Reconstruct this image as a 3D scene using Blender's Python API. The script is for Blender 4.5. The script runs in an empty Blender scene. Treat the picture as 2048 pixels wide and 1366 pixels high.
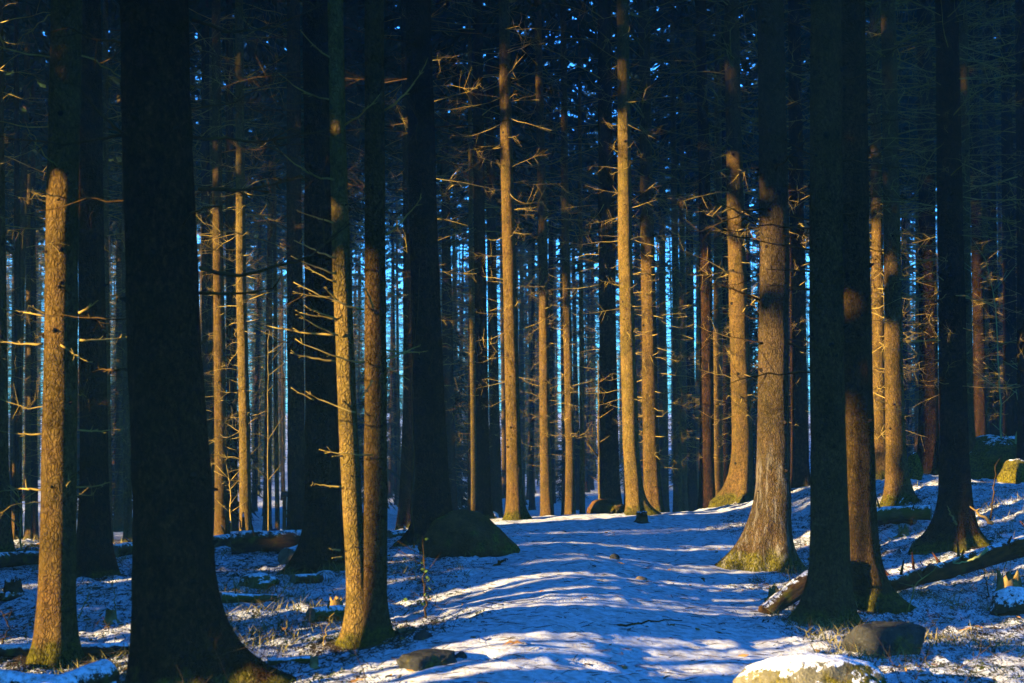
import bpy, math, random
import numpy as np
from mathutils import Vector, Matrix, Quaternion

R = math.radians
scn = bpy.context.scene
COL = scn.collection

# ------------------------------------------------------------------ camera
FPX, CX, CY, HOR = 2844.0, 1024.0, 683.0, 800.0      # photo pixels (2048 wide)
CAMZ = 1.6
PITCH = math.atan((HOR - CY) / FPX)
cam_d = bpy.data.cameras.new('camera')
cam = bpy.data.objects.new('camera', cam_d); COL.objects.link(cam)
cam_d.sensor_width = 36.0; cam_d.lens = 50.0
cam_d.clip_start = 0.05; cam_d.clip_end = 3000
cam.location = (0, 0, CAMZ)
cam.rotation_euler = (math.pi / 2 + PITCH, 0, 0)
cam_d.dof.use_dof = True; cam_d.dof.focus_distance = 16.0; cam_d.dof.aperture_fstop = 3.5
scn.camera = cam

# ------------------------------------------------------------------ sky, sun, exposure
SUN_A, SUN_E = R(58), R(11.5)          # light travels to the right and away from the camera, low
sun_dir = Vector((math.sin(SUN_A) * math.cos(SUN_E), math.cos(SUN_A) * math.cos(SUN_E), -math.sin(SUN_E)))
world = bpy.data.worlds.new('World'); scn.world = world; world.use_nodes = True
wn = world.node_tree.nodes; wl = world.node_tree.links
bg = wn['Background']
sky = wn.new('ShaderNodeTexSky'); sky.sky_type = 'NISHITA'; sky.sun_disc = False
sky.sun_elevation = SUN_E; sky.sun_rotation = math.pi + SUN_A
sky.air_density = 1.0; sky.dust_density = 0.2; sky.ozone_density = 1.5
tint = wn.new('ShaderNodeMix'); tint.data_type = 'RGBA'; tint.blend_type = 'MULTIPLY'
tint.inputs[0].default_value = 1.0
tint.inputs[7].default_value = (0.085, 0.44, 1.15, 1)
wl.new(sky.outputs[0], tint.inputs[6]); wl.new(tint.outputs[2], bg.inputs[0])
bg.inputs[1].default_value = 0.15
sun_d = bpy.data.lights.new('sun', 'SUN'); sun = bpy.data.objects.new('sun', sun_d); COL.objects.link(sun)
sun_d.energy = 5.0; sun_d.angle = R(0.5); sun_d.color = (1.0, 0.80, 0.43)
sun.rotation_euler = sun_dir.to_track_quat('-Z', 'Y').to_euler()
sun.location = (-30, -20, 30)
vs = scn.view_settings
vs.view_transform = 'Standard'; vs.look = 'None'; vs.gamma = 1.0; vs.use_curve_mapping = False
vs.exposure = 2.85
scn.render.engine = 'CYCLES'
cy = scn.cycles
cy.use_denoising = True
try: cy.denoiser = 'OPENIMAGEDENOISE'
except Exception: pass
cy.max_bounces = 2; cy.diffuse_bounces = 0; cy.glossy_bounces = 0; cy.volume_bounces = 0
cy.transmission_bounces = 1; cy.sample_clamp_indirect = 4.0
cy.caustics_reflective = False; cy.caustics_refractive = False

# ------------------------------------------------------------------ helpers
def ray(px, py):
    v = Vector(((px - CX) / FPX, 1.0, (CY - py) / FPX))
    c, s = math.cos(PITCH), math.sin(PITCH)
    return Vector((v.x, v.y * c - v.z * s, v.y * s + v.z * c))
def at(px, py, d):
    """point seen at photo pixel (px, py) at world depth y = d"""
    v = ray(px, py); k = d / v.y
    return Vector((v.x * k, d, CAMZ + v.z * k))

_perm = np.random.RandomState(7).permutation(512).astype(np.int64)
_perm = np.concatenate([_perm] * 3)
_val = np.random.RandomState(8).rand(512)
def vnoise(x, y, z=0.0, seed=0):
    x = np.asarray(x, float) + seed * 17.31; y = np.asarray(y, float) + seed * 5.77
    z = np.zeros_like(x) + z
    xi, yi, zi = np.floor(x).astype(np.int64), np.floor(y).astype(np.int64), np.floor(z).astype(np.int64)
    fx, fy, fz = x - xi, y - yi, z - zi
    fx = fx * fx * (3 - 2 * fx); fy = fy * fy * (3 - 2 * fy); fz = fz * fz * (3 - 2 * fz)
    def h(a, b, c): return _val[_perm[_perm[_perm[a & 511] + (b & 511)] + (c & 511)]]
    r = 0
    for dx in (0, 1):
        for dy in (0, 1):
            for dz in (0, 1):
                w = (fx if dx else 1 - fx) * (fy if dy else 1 - fy) * (fz if dz else 1 - fz)
                r = r + w * h(xi + dx, yi + dy, zi + dz)
    return r * 2 - 1
def fbm(x, y, z=0.0, seed=0, oct=4):
    r = 0; a = 1.0; f = 1.0
    for o in range(oct):
        r = r + a * vnoise(x * f, y * f, z * f if not np.isscalar(z) or z else z, seed + o * 3); a *= 0.5; f *= 2.03
    return r
def sstep(a, b, x):
    t = np.clip((np.asarray(x, float) - a) / (b - a), 0, 1); return t * t * (3 - 2 * t)

# ------------------------------------------------------------------ terrain function
def path_t(x, y):
    xc = np.interp(y, [-10, 0, 8, 10, 13, 20, 30, 60], [-1.2, 0.0, 0.42, 0.7, 1.02, 1.55, 2.2, 5.0])
    w = np.interp(y, [-10, 0, 8, 13, 20, 30], [1.1, 1.1, 1.15, 1.15, 1.75, 1.6])
    return (x - xc) / w
def path_mask(x, y):
    t = path_t(x, y) + 0.28 * fbm(x * 0.9, y * 0.9, seed=4, oct=3)
    return 1 - sstep(0.75, 1.2, np.abs(t))
def ground_z(x, y):
    x = np.asarray(x, float); y = np.asarray(y, float)
    t = path_t(x, y)
    near = 1 - sstep(26, 45, y)
    z = near * (0.13 * (1 - 0.75 * sstep(13, 18, y)) * np.exp(-((t + 0.45) / 0.75) ** 2) - 0.07 * sstep(14, 19, y) - 0.16 * sstep(-0.6, 1.6, t) * (1 - sstep(14, 19, y)))
    pm = path_mask(x, y)
    yc = np.interp(x, [-8, -2.5, -0.8, 1, 3, 9], [16.5, 17.0, 20.0, 21.0, 22.0, 24.0])
    q = np.log1p(np.exp(np.clip((y - yc) * 1.3, -30, 30))) / 1.3
    q = np.where((y - yc) * 1.3 > 30, y - yc, q)
    z = z - 4.4 * (1 - np.exp(-q / 33.0))
    z = z + 0.56 * sstep(2.8, 5.8, x) * sstep(12.5, 18.0, y) * (1 - sstep(24, 50, y) * 0.9)
    z = z - 0.05 * sstep(-2.0, -6.0, x) * (1 - sstep(14, 20, y))
    off = 1 - pm
    z = z + (0.03 + 0.05 * off) * fbm(x * 0.55, y * 0.55, seed=1, oct=2) * (1 - sstep(60, 120, np.hypot(x, y)))
    z = z + off * 0.022 * fbm(x * 3.1, y * 3.1, seed=2, oct=3) + 0.008 * fbm(x * 6, y * 6, seed=3, oct=2) + pm * 0.018 * np.minimum(0, vnoise(x * 3.3, y * 3.3, 0.0, 31) + 0.1) + pm * 0.007 * vnoise(x * 9, y * 9, 0.0, 33) + pm * 0.004 * vnoise(x * 19, y * 19, 0.0, 35)
    z = z + off * 0.030 * np.maximum(0, fbm(x * 8, y * 8, seed=9, oct=2)) + off * 0.012 * vnoise(x * 17, y * 17, 0.0, 13)
    far = np.hypot(x, y)
    z = z + 3.0 * sstep(150, 300, far)
    return z
def gz(x, y): return float(ground_z(np.array([x]), np.array([y]))[0])
def hit(px, py, dmin=5.0, dmax=60.0):
    """where the view ray through a photo pixel meets the ground"""
    ds = np.linspace(dmin, dmax, 2200); v = ray(px, py)
    xs = v.x / v.y * ds; zs = CAMZ + v.z / v.y * ds
    below = zs < ground_z(xs, ds)
    i = int(np.argmax(below)) if below.any() else len(ds) - 1
    return Vector((xs[i], ds[i], float(ground_z(xs[i:i + 1], ds[i:i + 1])[0])))

# ------------------------------------------------------------------ mesh builder
class MB:
    def __init__(s): s.v = []; s.q = []; s.t = []; s.n = 0
    def add(s, verts, quads=None, tris=None):
        verts = np.asarray(verts, float).reshape(-1, 3)
        if quads is not None and len(quads): s.q.append(np.asarray(quads, np.int64) + s.n)
        if tris is not None and len(tris): s.t.append(np.asarray(tris, np.int64) + s.n)
        s.v.append(verts); s.n += len(verts); return s
    def arrays(s):
        return (np.concatenate(s.v), np.concatenate(s.q) if s.q else np.zeros((0, 4), np.int64),
                np.concatenate(s.t) if s.t else np.zeros((0, 3), np.int64))
    def merge(s, other, M=None):
        v, q, t = other if isinstance(other, tuple) else other.arrays()
        if M is not None:
            m = np.array(M); v = v @ m[:3, :3].T + m[:3, 3]
        return s.add(v, q, t)
    def mesh(s, name, mat, smooth=True):
        v, q, t = s.arrays(); nb = getattr(s, 'nbase', None)
        if nb is not None: mat = [mat, M_KNOT]
        me = bpy.data.meshes.new(name)
        me.vertices.add(len(v)); me.vertices.foreach_set('co', v.astype(np.float32).ravel())
        nl = len(q) * 4 + len(t) * 3
        me.loops.add(nl); me.loops.foreach_set('vertex_index', np.concatenate([q.ravel(), t.ravel()]).astype(np.int32))
        me.polygons.add(len(q) + len(t))
        st = np.concatenate([np.arange(len(q)) * 4, len(q) * 4 + np.arange(len(t)) * 3]).astype(np.int32)
        me.polygons.foreach_set('loop_start', st)
        me.update(calc_edges=True)
        if smooth: me.polygons.foreach_set('use_smooth', np.ones(len(me.polygons), bool))
        for m in (mat if isinstance(mat, (list, tuple)) else [mat]): me.materials.append(m)
        if nb is not None:
            k = np.ones(len(me.polygons), np.int32); k[:nb] = 0; me.polygons.foreach_set('material_index', k)
        me.validate()
        return me
def obj(name, me, parent=None, loc=None):
    o = bpy.data.objects.new(name, me); COL.objects.link(o)
    if parent is not None: o.parent = parent
    if loc is not None: o.location = loc
    return o
def tag(o, label=None, cat=None, group=None, kind=None):
    if label: o['label'] = label
    if cat: o['category'] = cat
    if group: o['group'] = group
    if kind: o['kind'] = kind
    return o
def empty(name, loc):
    o = bpy.data.objects.new(name, None); COL.objects.link(o); o.location = loc; o.empty_display_size = 0.2; return o

def tube(pts, rad, n=3, cap=True, prof=None):
    """tube along a polyline -> (verts, quads, tris)"""
    P = np.asarray(pts, float); k = len(P)
    T = np.gradient(P, axis=0); T /= (np.linalg.norm(T, axis=1)[:, None] + 1e-9)
    up = np.array([0, 0, 1.0]) if abs(T[0, 2]) < 0.9 else np.array([1.0, 0, 0])
    A = np.cross(T, up); A /= (np.linalg.norm(A, axis=1)[:, None] + 1e-9); B = np.cross(A, T)
    th = np.arange(n) * 2 * math.pi / n
    rad = np.asarray(rad, float).reshape(-1, 1) * np.ones((k, n)) if prof is None else prof
    V = P[:, None, :] + rad[:, :, None] * (np.cos(th)[None, :, None] * A[:, None, :] + np.sin(th)[None, :, None] * B[:, None, :])
    V = V.reshape(-1, 3)
    i = np.arange(k - 1)[:, None] * n; j = np.arange(n)[None, :]; jn = (j + 1) % n
    Q = np.stack([i + j, i + jn, i + n + jn, i + n + j], -1).reshape(-1, 4)
    Tt = []
    if cap:
        c = len(V); V = np.vstack([V, P[0], P[-1]])
        for a in range(n):
            b = (a + 1) % n
            Tt.append((c, b, a)); Tt.append((c + 1, (k - 1) * n + a, (k - 1) * n + b))
    return V, Q, np.array(Tt, np.int64).reshape(-1, 3)

# ------------------------------------------------------------------ materials
def new_mat(name):
    m = bpy.data.materials.new(name); m.use_nodes = True
    nt = m.node_tree; b = nt.nodes['Principled BSDF']
    b.inputs['Roughness'].default_value = 0.9
    if 'Specular IOR Level' in b.inputs: b.inputs['Specular IOR Level'].default_value = 0.0
    return m, nt, b
def N(nt, t, **kw):
    n = nt.nodes.new(t)
    for k, v in kw.items(): setattr(n, k, v)
    return n
def noise_n(nt, vec, scale, detail=4, rough=0.55, dist=0.0):
    n = N(nt, 'ShaderNodeTexNoise'); n.inputs['Scale'].default_value = scale
    n.inputs['Detail'].default_value = detail; n.inputs['Roughness'].default_value = rough
    n.inputs['Distortion'].default_value = dist
    if vec is not None: nt.links.new(vec, n.inputs['Vector'])
    return n.outputs[0]
def ramp(nt, fac, stops):
    r = N(nt, 'ShaderNodeValToRGB'); e = r.color_ramp.elements
    while len(e) < len(stops): e.new(0.5)
    for i, (p, c) in enumerate(stops):
        e[i].position = p; e[i].color = c if len(c) == 4 else (*c, 1)
    nt.links.new(fac, r.inputs[0]); return r.outputs[0]
def mix(nt, fac, a, b):
    m = N(nt, 'ShaderNodeMix'); m.data_type = 'RGBA'
    for v, i in ((fac, 0), (a, 6), (b, 7)):
        if isinstance(v, (int, float)): m.inputs[i].default_value = v
        elif isinstance(v, tuple): m.inputs[i].default_value = (*v, 1) if len(v) == 3 else v
        else: nt.links.new(v, m.inputs[i])
    return m.outputs[2]
def math_n(nt, op, a, b=None, clamp=False):
    m = N(nt, 'ShaderNodeMath', operation=op, use_clamp=clamp)
    for v, i in ((a, 0), (b, 1)):
        if v is None: continue
        if isinstance(v, (int, float)): m.inputs[i].default_value = v
        else: nt.links.new(v, m.inputs[i])
    return m.outputs[0]
def bump(nt, b, h, strength=0.5, dist=0.02):
    n = N(nt, 'ShaderNodeBump'); n.inputs['Strength'].default_value = strength; n.inputs['Distance'].default_value = dist
    nt.links.new(h, n.inputs['Height']); nt.links.new(n.outputs[0], b.inputs['Normal'])
def coords(nt, scale=(1, 1, 1)):
    tc = N(nt, 'ShaderNodeTexCoord'); mp = N(nt, 'ShaderNodeMapping'); mp.inputs['Scale'].default_value = scale
    nt.links.new(tc.outputs['Object'], mp.inputs['Vector']); return tc.outputs['Object'], mp.outputs[0]

SNOW = (0.76, 0.76, 0.75)
def bark_mat(name, lo, mid, hi, moss=0.5, pale=0.0):
    m, nt, b = new_mat(name)
    raw, vec = coords(nt, (1, 1, 0.62))
    n1 = noise_n(nt, vec, 34, 6, 0.75, 0.5); n2 = noise_n(nt, raw, 3.2, 3); n3 = noise_n(nt, raw, 120, 2)
    vo = N(nt, 'ShaderNodeTexVoronoi', feature='DISTANCE_TO_EDGE'); vo.inputs['Scale'].default_value = 42
    wv = N(nt, 'ShaderNodeVectorMath', operation='ADD'); nz = N(nt, 'ShaderNodeTexNoise'); nz.inputs['Scale'].default_value = 20; nt.links.new(vec, nz.inputs['Vector'])
    sc_ = N(nt, 'ShaderNodeVectorMath', operation='SCALE'); sc_.inputs['Scale'].default_value = 0.05; nt.links.new(nz.outputs[1], sc_.inputs[0])
    nt.links.new(vec, wv.inputs[0]); nt.links.new(sc_.outputs[0], wv.inputs[1]); nt.links.new(wv.outputs[0], vo.inputs['Vector'])
    flake = ramp(nt, vo.outputs[0], [(0.0, (0, 0, 0)), (0.22, (1, 1, 1))])              # bark scales with dark cracks
    c = ramp(nt, n1, [(0.33, lo), (0.47, mid), (0.66, hi)])
    c = mix(nt, math_n(nt, 'MULTIPLY', math_n(nt, 'SUBTRACT', 1.0, flake), 0.42), c, lo)
    c = mix(nt, math_n(nt, 'MULTIPLY', ramp(nt, n2, [(0.45, (0, 0, 0)), (0.7, (1, 1, 1))]), 0.45), c, tuple(0.6 * a for a in lo))
    n4 = noise_n(nt, coords(nt, (1, 1, 0.3))[1], 5.5, 4, 0.6)
    oi = N(nt, 'ShaderNodeObjectInfo')
    shade = math_n(nt, 'ADD', math_n(nt, 'MULTIPLY', n4, 1.1), math_n(nt, 'MULTIPLY', oi.outputs['Random'], 0.35))
    hv = N(nt, 'ShaderNodeHueSaturation'); nt.links.new(c, hv.inputs['Color']); nt.links.new(math_n(nt, 'ADD', shade, 0.28), hv.inputs['Value'])
    hv.inputs['Saturation'].default_value = 1.0; nt.links.new(math_n(nt, 'ADD', math_n(nt, 'MULTIPLY', n2, 0.05), 0.475), hv.inputs['Hue']); c = hv.outputs[0]
    fl = ramp(nt, n3, [(0.64, (0, 0, 0)), (0.72, (1, 1, 1))])                # pale lichen flecks
    c = mix(nt, math_n(nt, 'MULTIPLY', fl, 0.35), c, tuple(1.5 * a for a in hi))
    sep = N(nt, 'ShaderNodeSeparateXYZ'); nt.links.new(raw, sep.inputs[0])
    hgt = math_n(nt, 'MULTIPLY', sep.outputs[2], 2.6)
    mm = math_n(nt, 'SUBTRACT', math_n(nt, 'ADD', noise_n(nt, raw, 7, 4), moss - 0.12), hgt)
    mm = ramp(nt, mm, [(0.50, (0, 0, 0)), (0.68, (1, 1, 1))])
    mc = ramp(nt, noise_n(nt, raw, 40, 3), [(0.35, (0.024, 0.020, 0.003)), (0.7, (0.11, 0.088, 0.010))])
    c = mix(nt, mm, c, mc)
    if pale:
        pz = noise_n(nt, coords(nt, (1, 1, 0.12))[1], 22, 4, 0.7)
        ph = ramp(nt, math_n(nt, 'MULTIPLY', sep.outputs[2], 0.75), [(0.0, (1, 1, 1)), (0.75, (0.8, 0.8, 0.8)), (1.0, (0, 0, 0))])
        pm = math_n(nt, 'MULTIPLY', ramp(nt, pz, [(0.52, (0, 0, 0)), (0.62, (1, 1, 1))]), ph)
        c = mix(nt, math_n(nt, 'MULTIPLY', pm, pale), c, (0.34, 0.30, 0.25))
    nt.links.new(c, b.inputs['Base Color'])
    bump(nt, b, math_n(nt, 'ADD', math_n(nt, 'ADD', n1, math_n(nt, 'MULTIPLY', flake, 0.5)), math_n(nt, 'MULTIPLY', n3, 0.35)), 1.0, 0.018)
    return m
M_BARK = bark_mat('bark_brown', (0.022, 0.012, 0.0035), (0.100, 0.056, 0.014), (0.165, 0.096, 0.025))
M_BARKD = bark_mat('bark_shaded_dark', (0.006, 0.003, 0.001), (0.022, 0.0095, 0.003), (0.068, 0.034, 0.012), 0.33)  # darker copy of the brown bark: shade of unlit trunks put into its colour
M_BARKY = bark_mat('bark_sunlit_yellow', (0.035, 0.021, 0.006), (0.130, 0.078, 0.018), (0.20, 0.125, 0.030), 0.42)  # yellower, lighter copy for sunlit trunks: sunshine painted in
M_BARKN = bark_mat('bark_near_shaded', (0.012, 0.005, 0.0012), (0.058, 0.033, 0.009), (0.105, 0.062, 0.018))  # brown darkened for the shaded near trunks, shade being part of its colour
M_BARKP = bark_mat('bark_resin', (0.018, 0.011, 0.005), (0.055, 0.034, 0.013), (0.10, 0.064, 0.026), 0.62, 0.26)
def simple_mat(name, lo, hi, scale=20, rough=0.9, bmp=0.3):
    m, nt, b = new_mat(name); raw, vec = coords(nt)
    n = noise_n(nt, raw, scale, 4)
    nt.links.new(ramp(nt, n, [(0.32, lo), (0.68, hi)]), b.inputs['Base Color']); b.inputs['Roughness'].default_value = rough
    if bmp: bump(nt, b, n, bmp, 0.01)
    return m
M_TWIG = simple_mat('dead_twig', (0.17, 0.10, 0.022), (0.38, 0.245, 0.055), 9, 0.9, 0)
M_TWIGD = simple_mat('dark_shaded_twig', (0.022, 0.011, 0.003), (0.085, 0.045, 0.012), 9, 0.9, 0)  # twig colour darkened to paint in shade on unlit trees; also dark sticks
M_NEEDLE = simple_mat('spruce_needles', (0.006, 0.013, 0.005), (0.018, 0.030, 0.010), 1.7, 0.8, 0)
M_KNOT = simple_mat('branch_knot', (0.006, 0.004, 0.003), (0.03, 0.019, 0.010), 30, 0.9, 0.3)
M_LITTER = simple_mat('fallen_twigs', (0.02, 0.013, 0.008), (0.08, 0.05, 0.025), 5, 0.9, 0)
M_MOSS = simple_mat('moss_sprigs', (0.012, 0.018, 0.005), (0.05, 0.06, 0.015), 3, 0.9, 0)
M_SAP = simple_mat('sapling_bark', (0.20, 0.20, 0.06), (0.32, 0.31, 0.10), 14, 0.7, 0)
M_WOOD = simple_mat('broken_wood', (0.10, 0.055, 0.018), (0.34, 0.21, 0.06), 12, 0.9, 0.5)
M_LEAF = simple_mat('dry_leaf', (0.14, 0.06, 0.018), (0.32, 0.16, 0.045), 30, 0.8, 0)
M_GREEN = simple_mat('green_leaf', (0.05, 0.09, 0.015), (0.11, 0.15, 0.03), 12, 0.7, 0)
M_BOARDW = simple_mat('orange_wood', (0.12, 0.04, 0.012), (0.20, 0.075, 0.02), 18, 0.7, 0)
M_PAPER = simple_mat('white_panel', (0.70, 0.70, 0.66), (0.80, 0.80, 0.76), 6, 0.6, 0)
M_INK = simple_mat('grey_print', (0.10, 0.10, 0.10), (0.2, 0.2, 0.2), 6, 0.8, 0)
M_BLUE = simple_mat('dark_blue_paint', (0.010, 0.022, 0.06), (0.02, 0.04, 0.10), 6, 0.5, 0)

def snow_cover(nt, raw, base, amount, nlo=0.25, nscale=9):
    """thin snow lying on up-facing surfaces, broken up by noise"""
    g = N(nt, 'ShaderNodeNewGeometry'); s = N(nt, 'ShaderNodeSeparateXYZ'); nt.links.new(g.outputs['Normal'], s.inputs[0])
    k = math_n(nt, 'ADD', s.outputs[2], math_n(nt, 'MULTIPLY', math_n(nt, 'SUBTRACT', noise_n(nt, raw, nscale, 6, 0.8), 0.5), 2.4))
    f = ramp(nt, k, [(1.0 - amount, (0, 0, 0)), (min(0.999, 1.0 - amount + 0.08), (1, 1, 1))])
    grit = mix(nt, ramp(nt, noise_n(nt, raw, 30, 5, 0.8), [(0.45, (0, 0, 0)), (0.62, (0.8, 0.8, 0.8))]), SNOW, (0.26, 0.19, 0.12))
    return mix(nt, f, base, grit), f
def rock_mat(name, lo, hi, moss, snow):
    m, nt, b = new_mat(name); raw, vec = coords(nt)
    n1 = noise_n(nt, raw, 5, 6, 0.7); n2 = noise_n(nt, raw, 60, 3)
    c = ramp(nt, n1, [(0.3, lo), (0.7, hi)])
    c = mix(nt, math_n(nt, 'MULTIPLY', ramp(nt, n2, [(0.55, (0, 0, 0)), (0.7, (1, 1, 1))]), 0.4), c, tuple(min(1, 1.8 * a) for a in hi))
    mm = ramp(nt, noise_n(nt, raw, 3.3, 5, 0.65), [(0.62 - moss * 0.35, (0, 0, 0)), (0.72 - moss * 0.35, (1, 1, 1))])
    mc = ramp(nt, noise_n(nt, raw, 45, 3), [(0.35, (0.026, 0.020, 0.003)), (0.7, (0.15, 0.115, 0.012))])
    c = mix(nt, mm, c, mc)
    if snow > 0: c, f = snow_cover(nt, raw, c, snow)
    nt.links.new(c, b.inputs['Base Color'])
    bump(nt, b, math_n(nt, 'ADD', n1, math_n(nt, 'MULTIPLY', n2, 0.4)), 0.8, 0.03)
    return m
M_ROCK = rock_mat('rock_dark', (0.012, 0.011, 0.009), (0.05, 0.045, 0.036), 0.2, 0.0)
M_ROCKM = rock_mat('rock_mossy', (0.024, 0.010, 0.003), (0.13, 0.062, 0.018), 0.25, 0.0)
M_ROCKG = rock_mat('rock_gold_moss', (0.03, 0.02, 0.006), (0.12, 0.085, 0.03), 1.0, 0.02)
M_ROCKS = rock_mat('rock_snowy', (0.05, 0.045, 0.03), (0.17, 0.14, 0.08), 0.5, 0.30)
def log_mat(name, snow, moss=0.2, lo=(0.014, 0.007, 0.003), hi=(0.08, 0.042, 0.014)):
    m, nt, b = new_mat(name); raw, vec = coords(nt, (0.3, 1, 1))
    n1 = noise_n(nt, vec, 24, 5, 0.65); c = ramp(nt, n1, [(0.3, lo), (0.7, hi)])
    mm = ramp(nt, noise_n(nt, raw, 6, 4), [(0.66 - moss * 0.35, (0, 0, 0)), (0.76 - moss * 0.35, (1, 1, 1))])
    c = mix(nt, mm, c, (0.085, 0.068, 0.008))
    c, f = snow_cover(nt, raw, c, snow, nscale=13)
    nt.links.new(c, b.inputs['Base Color']); bump(nt, b, n1, 0.8, 0.02); return m
M_LOG = log_mat('log_bark', 0.22)
M_LOGS = log_mat('log_snowy', 0.52)
M_LOGM = log_mat('log_mossy', 0.30, 0.65, (0.04, 0.03, 0.01), (0.17, 0.12, 0.035))
M_LOGP = log_mat('log_peeled', 0.14, 0.02, (0.018, 0.005, 0.001), (0.15, 0.042, 0.007))
M_CUT = simple_mat('cut_wood', (0.09, 0.06, 0.035), (0.20, 0.14, 0.08), 16, 0.9, 0.3)

def ground_mat():
    m, nt, b = new_mat('snowy_forest_floor'); raw, vec = coords(nt)
    at_ = N(nt, 'ShaderNodeAttribute'); at_.attribute_name = 'path'
    big = noise_n(nt, raw, 0.9, 4, 0.6); med = noise_n(nt, raw, 5.0, 5, 0.65, 0.3)
    fine = noise_n(nt, coords(nt, (1.0, 0.55, 1))[1], 26.0, 4, 0.75); grain = noise_n(nt, raw, 75.0, 3, 0.7)
    k = math_n(nt, 'ADD', math_n(nt, 'MULTIPLY', big, 0.20), math_n(nt, 'MULTIPLY', med, 0.30))
    k = math_n(nt, 'ADD', k, math_n(nt, 'MULTIPLY', fine, 0.50))
    k = math_n(nt, 'ADD', k, math_n(nt, 'MULTIPLY', math_n(nt, 'SUBTRACT', grain, 0.5), 0.40))
    k = math_n(nt, 'ADD', k, math_n(nt, 'MULTIPLY', at_.outputs['Fac'], 0.090))
    snowf = ramp(nt, k, [(0.445, (0, 0, 0)), (0.495, (1, 1, 1))])
    lit = ramp(nt, fine, [(0.3, (0.020, 0.013, 0.008)), (0.55, (0.065, 0.038, 0.018)), (0.8, (0.16, 0.10, 0.05))])
    mossf = ramp(nt, noise_n(nt, raw, 1.6, 4, 0.6), [(0.46, (0, 0, 0)), (0.60, (1, 1, 1))])
    lit = mix(nt, mossf, lit, ramp(nt, grain, [(0.3, (0.014, 0.018, 0.005)), (0.75, (0.075, 0.080, 0.014))]))
    thin = mix(nt, ramp(nt, noise_n(nt, raw, 14.0, 4, 0.7), [(0.38, (0.6, 0.6, 0.6)), (0.60, (0, 0, 0))]), SNOW, (0.30, 0.22, 0.15))
    c = mix(nt, snowf, lit, thin)
    nt.links.new(c, b.inputs['Base Color'])
    bump(nt, b, math_n(nt, 'ADD', math_n(nt, 'MULTIPLY', k, 1.6), math_n(nt, 'MULTIPLY', grain, 0.35)), 0.75, 0.05)
    return m
M_GROUND = ground_mat()

# ------------------------------------------------------------------ ground and path (one seamless sheet split in two)
def axis(a, b, step, lo, hi, grow=1.09):
    mid = list(np.arange(a, b + 1e-6, step)); s = step; v = b; up = []
    while v < hi: s = min(s * grow, 12.0); v += s; up.append(v)
    s = step; v = a; dn = []
    while v > lo: s = min(s * grow, 12.0); v -= s; dn.append(v)
    return np.array(dn[::-1] + mid + up)
gx = axis(-6.5, 8.0, 0.043, -300, 300); gy = axis(6.6, 21.5, 0.052, -300, 300)
GX, GY = np.meshgrid(gx, gy)
GZ = ground_z(GX.ravel(), GY.ravel()).reshape(GX.shape)
PM = path_mask(GX.ravel(), GY.ravel()) * (1 - sstep(30, 45, GY.ravel()))
V = np.stack([GX.ravel(), GY.ravel(), GZ.ravel()], -1)
nx, ny = len(gx), len(gy)
ii, jj = np.meshgrid(np.arange(nx - 1), np.arange(ny - 1))
Q = np.stack([jj * nx + ii, jj * nx + ii + 1, (jj + 1) * nx + ii + 1, (jj + 1) * nx + ii], -1).reshape(-1, 4)
fm = PM[Q].mean(1) > 0.5
GROUND = []
for nm, sel in (('ground', ~fm), ('path', fm)):
    q = Q[sel]; used, inv = np.unique(q.ravel(), return_inverse=True)
    me = MB().add(V[used], inv.reshape(-1, 4)).mesh(nm, M_GROUND)
    a = me.attributes.new('path', 'FLOAT', 'POINT'); a.data.foreach_set('value', PM[used].astype(np.float32))
    GROUND.append((me, used))
    tag(obj(nm, me), 'thin snow over moss and litter between the trees' if nm == 'ground' else 'snow dusted footpath rising between the trunks to a low crest', kind='structure')

# ------------------------------------------------------------------ branch and crown generators
def branch_arr(rng, L, r0, up=0.0, sides=3, n=3, segs=6, wob=0.05, sag=0.0):
    """one dead branch along +X, with side twigs"""
    mb = MB(); s = np.linspace(0, 1, segs + 1)
    wy = rng.normal(0, wob, segs + 1).cumsum() * L * 0.35; wz = rng.normal(0, wob, segs + 1).cumsum() * L * 0.35
    wy -= wy[0]; wz -= wz[0]
    P = np.stack([s * L, wy, wz + up * L * s - sag * L * 4 * s * (1 - s) * 0.5], -1)
    mb.add(*tube(P, r0 * (1 - 0.78 * s), n, False))
    for k in range(sides):
        t = rng.uniform(0.35, 0.97); i = min(segs - 1, int(t * segs)); p = P[i] + (P[i + 1] - P[i]) * (t * segs - i)
        l = L * rng.uniform(0.12, 0.38) * (1.15 - t * 0.5); a = rng.choice([-1, 1]) * rng.uniform(0.5, 1.2); e = rng.uniform(-0.7, 0.7)
        d = np.array([math.cos(a) * math.cos(e), math.sin(a) * math.cos(e), math.sin(e)])
        q = np.stack([p, p + d * l * 0.5 + [0, 0, rng.normal(0, .05) * l], p + d * l + [0, 0, rng.normal(0, .12) * l]])
        rr = r0 * (1 - 0.78 * t) * 0.62
        mb.add(*tube(q, [rr, rr * 0.75, rr * 0.4], n, False))
    return mb.arrays()
_rng = np.random.RandomState(11)
BR_POOL = [branch_arr(_rng, 1.0, 0.009, _rng.uniform(-0.12, 0.25), _rng.randint(4, 12), 4, 9, 0.07, _rng.uniform(-.1, .2)) for _ in range(14)]
BR_MESH = [MB().merge(a).mesh('branch', M_TWIG) for a in BR_POOL]
BR_MESHD = [MB().merge(a).mesh('branch_dark', M_TWIGD) for a in BR_POOL]
BR_LOW = [branch_arr(_rng, 1.0, 0.0072, _rng.uniform(-0.22, 0.22), _rng.randint(3, 9), 3, 5, 0.045, _rng.uniform(-.1, .25)) for _ in range(24)]

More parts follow.
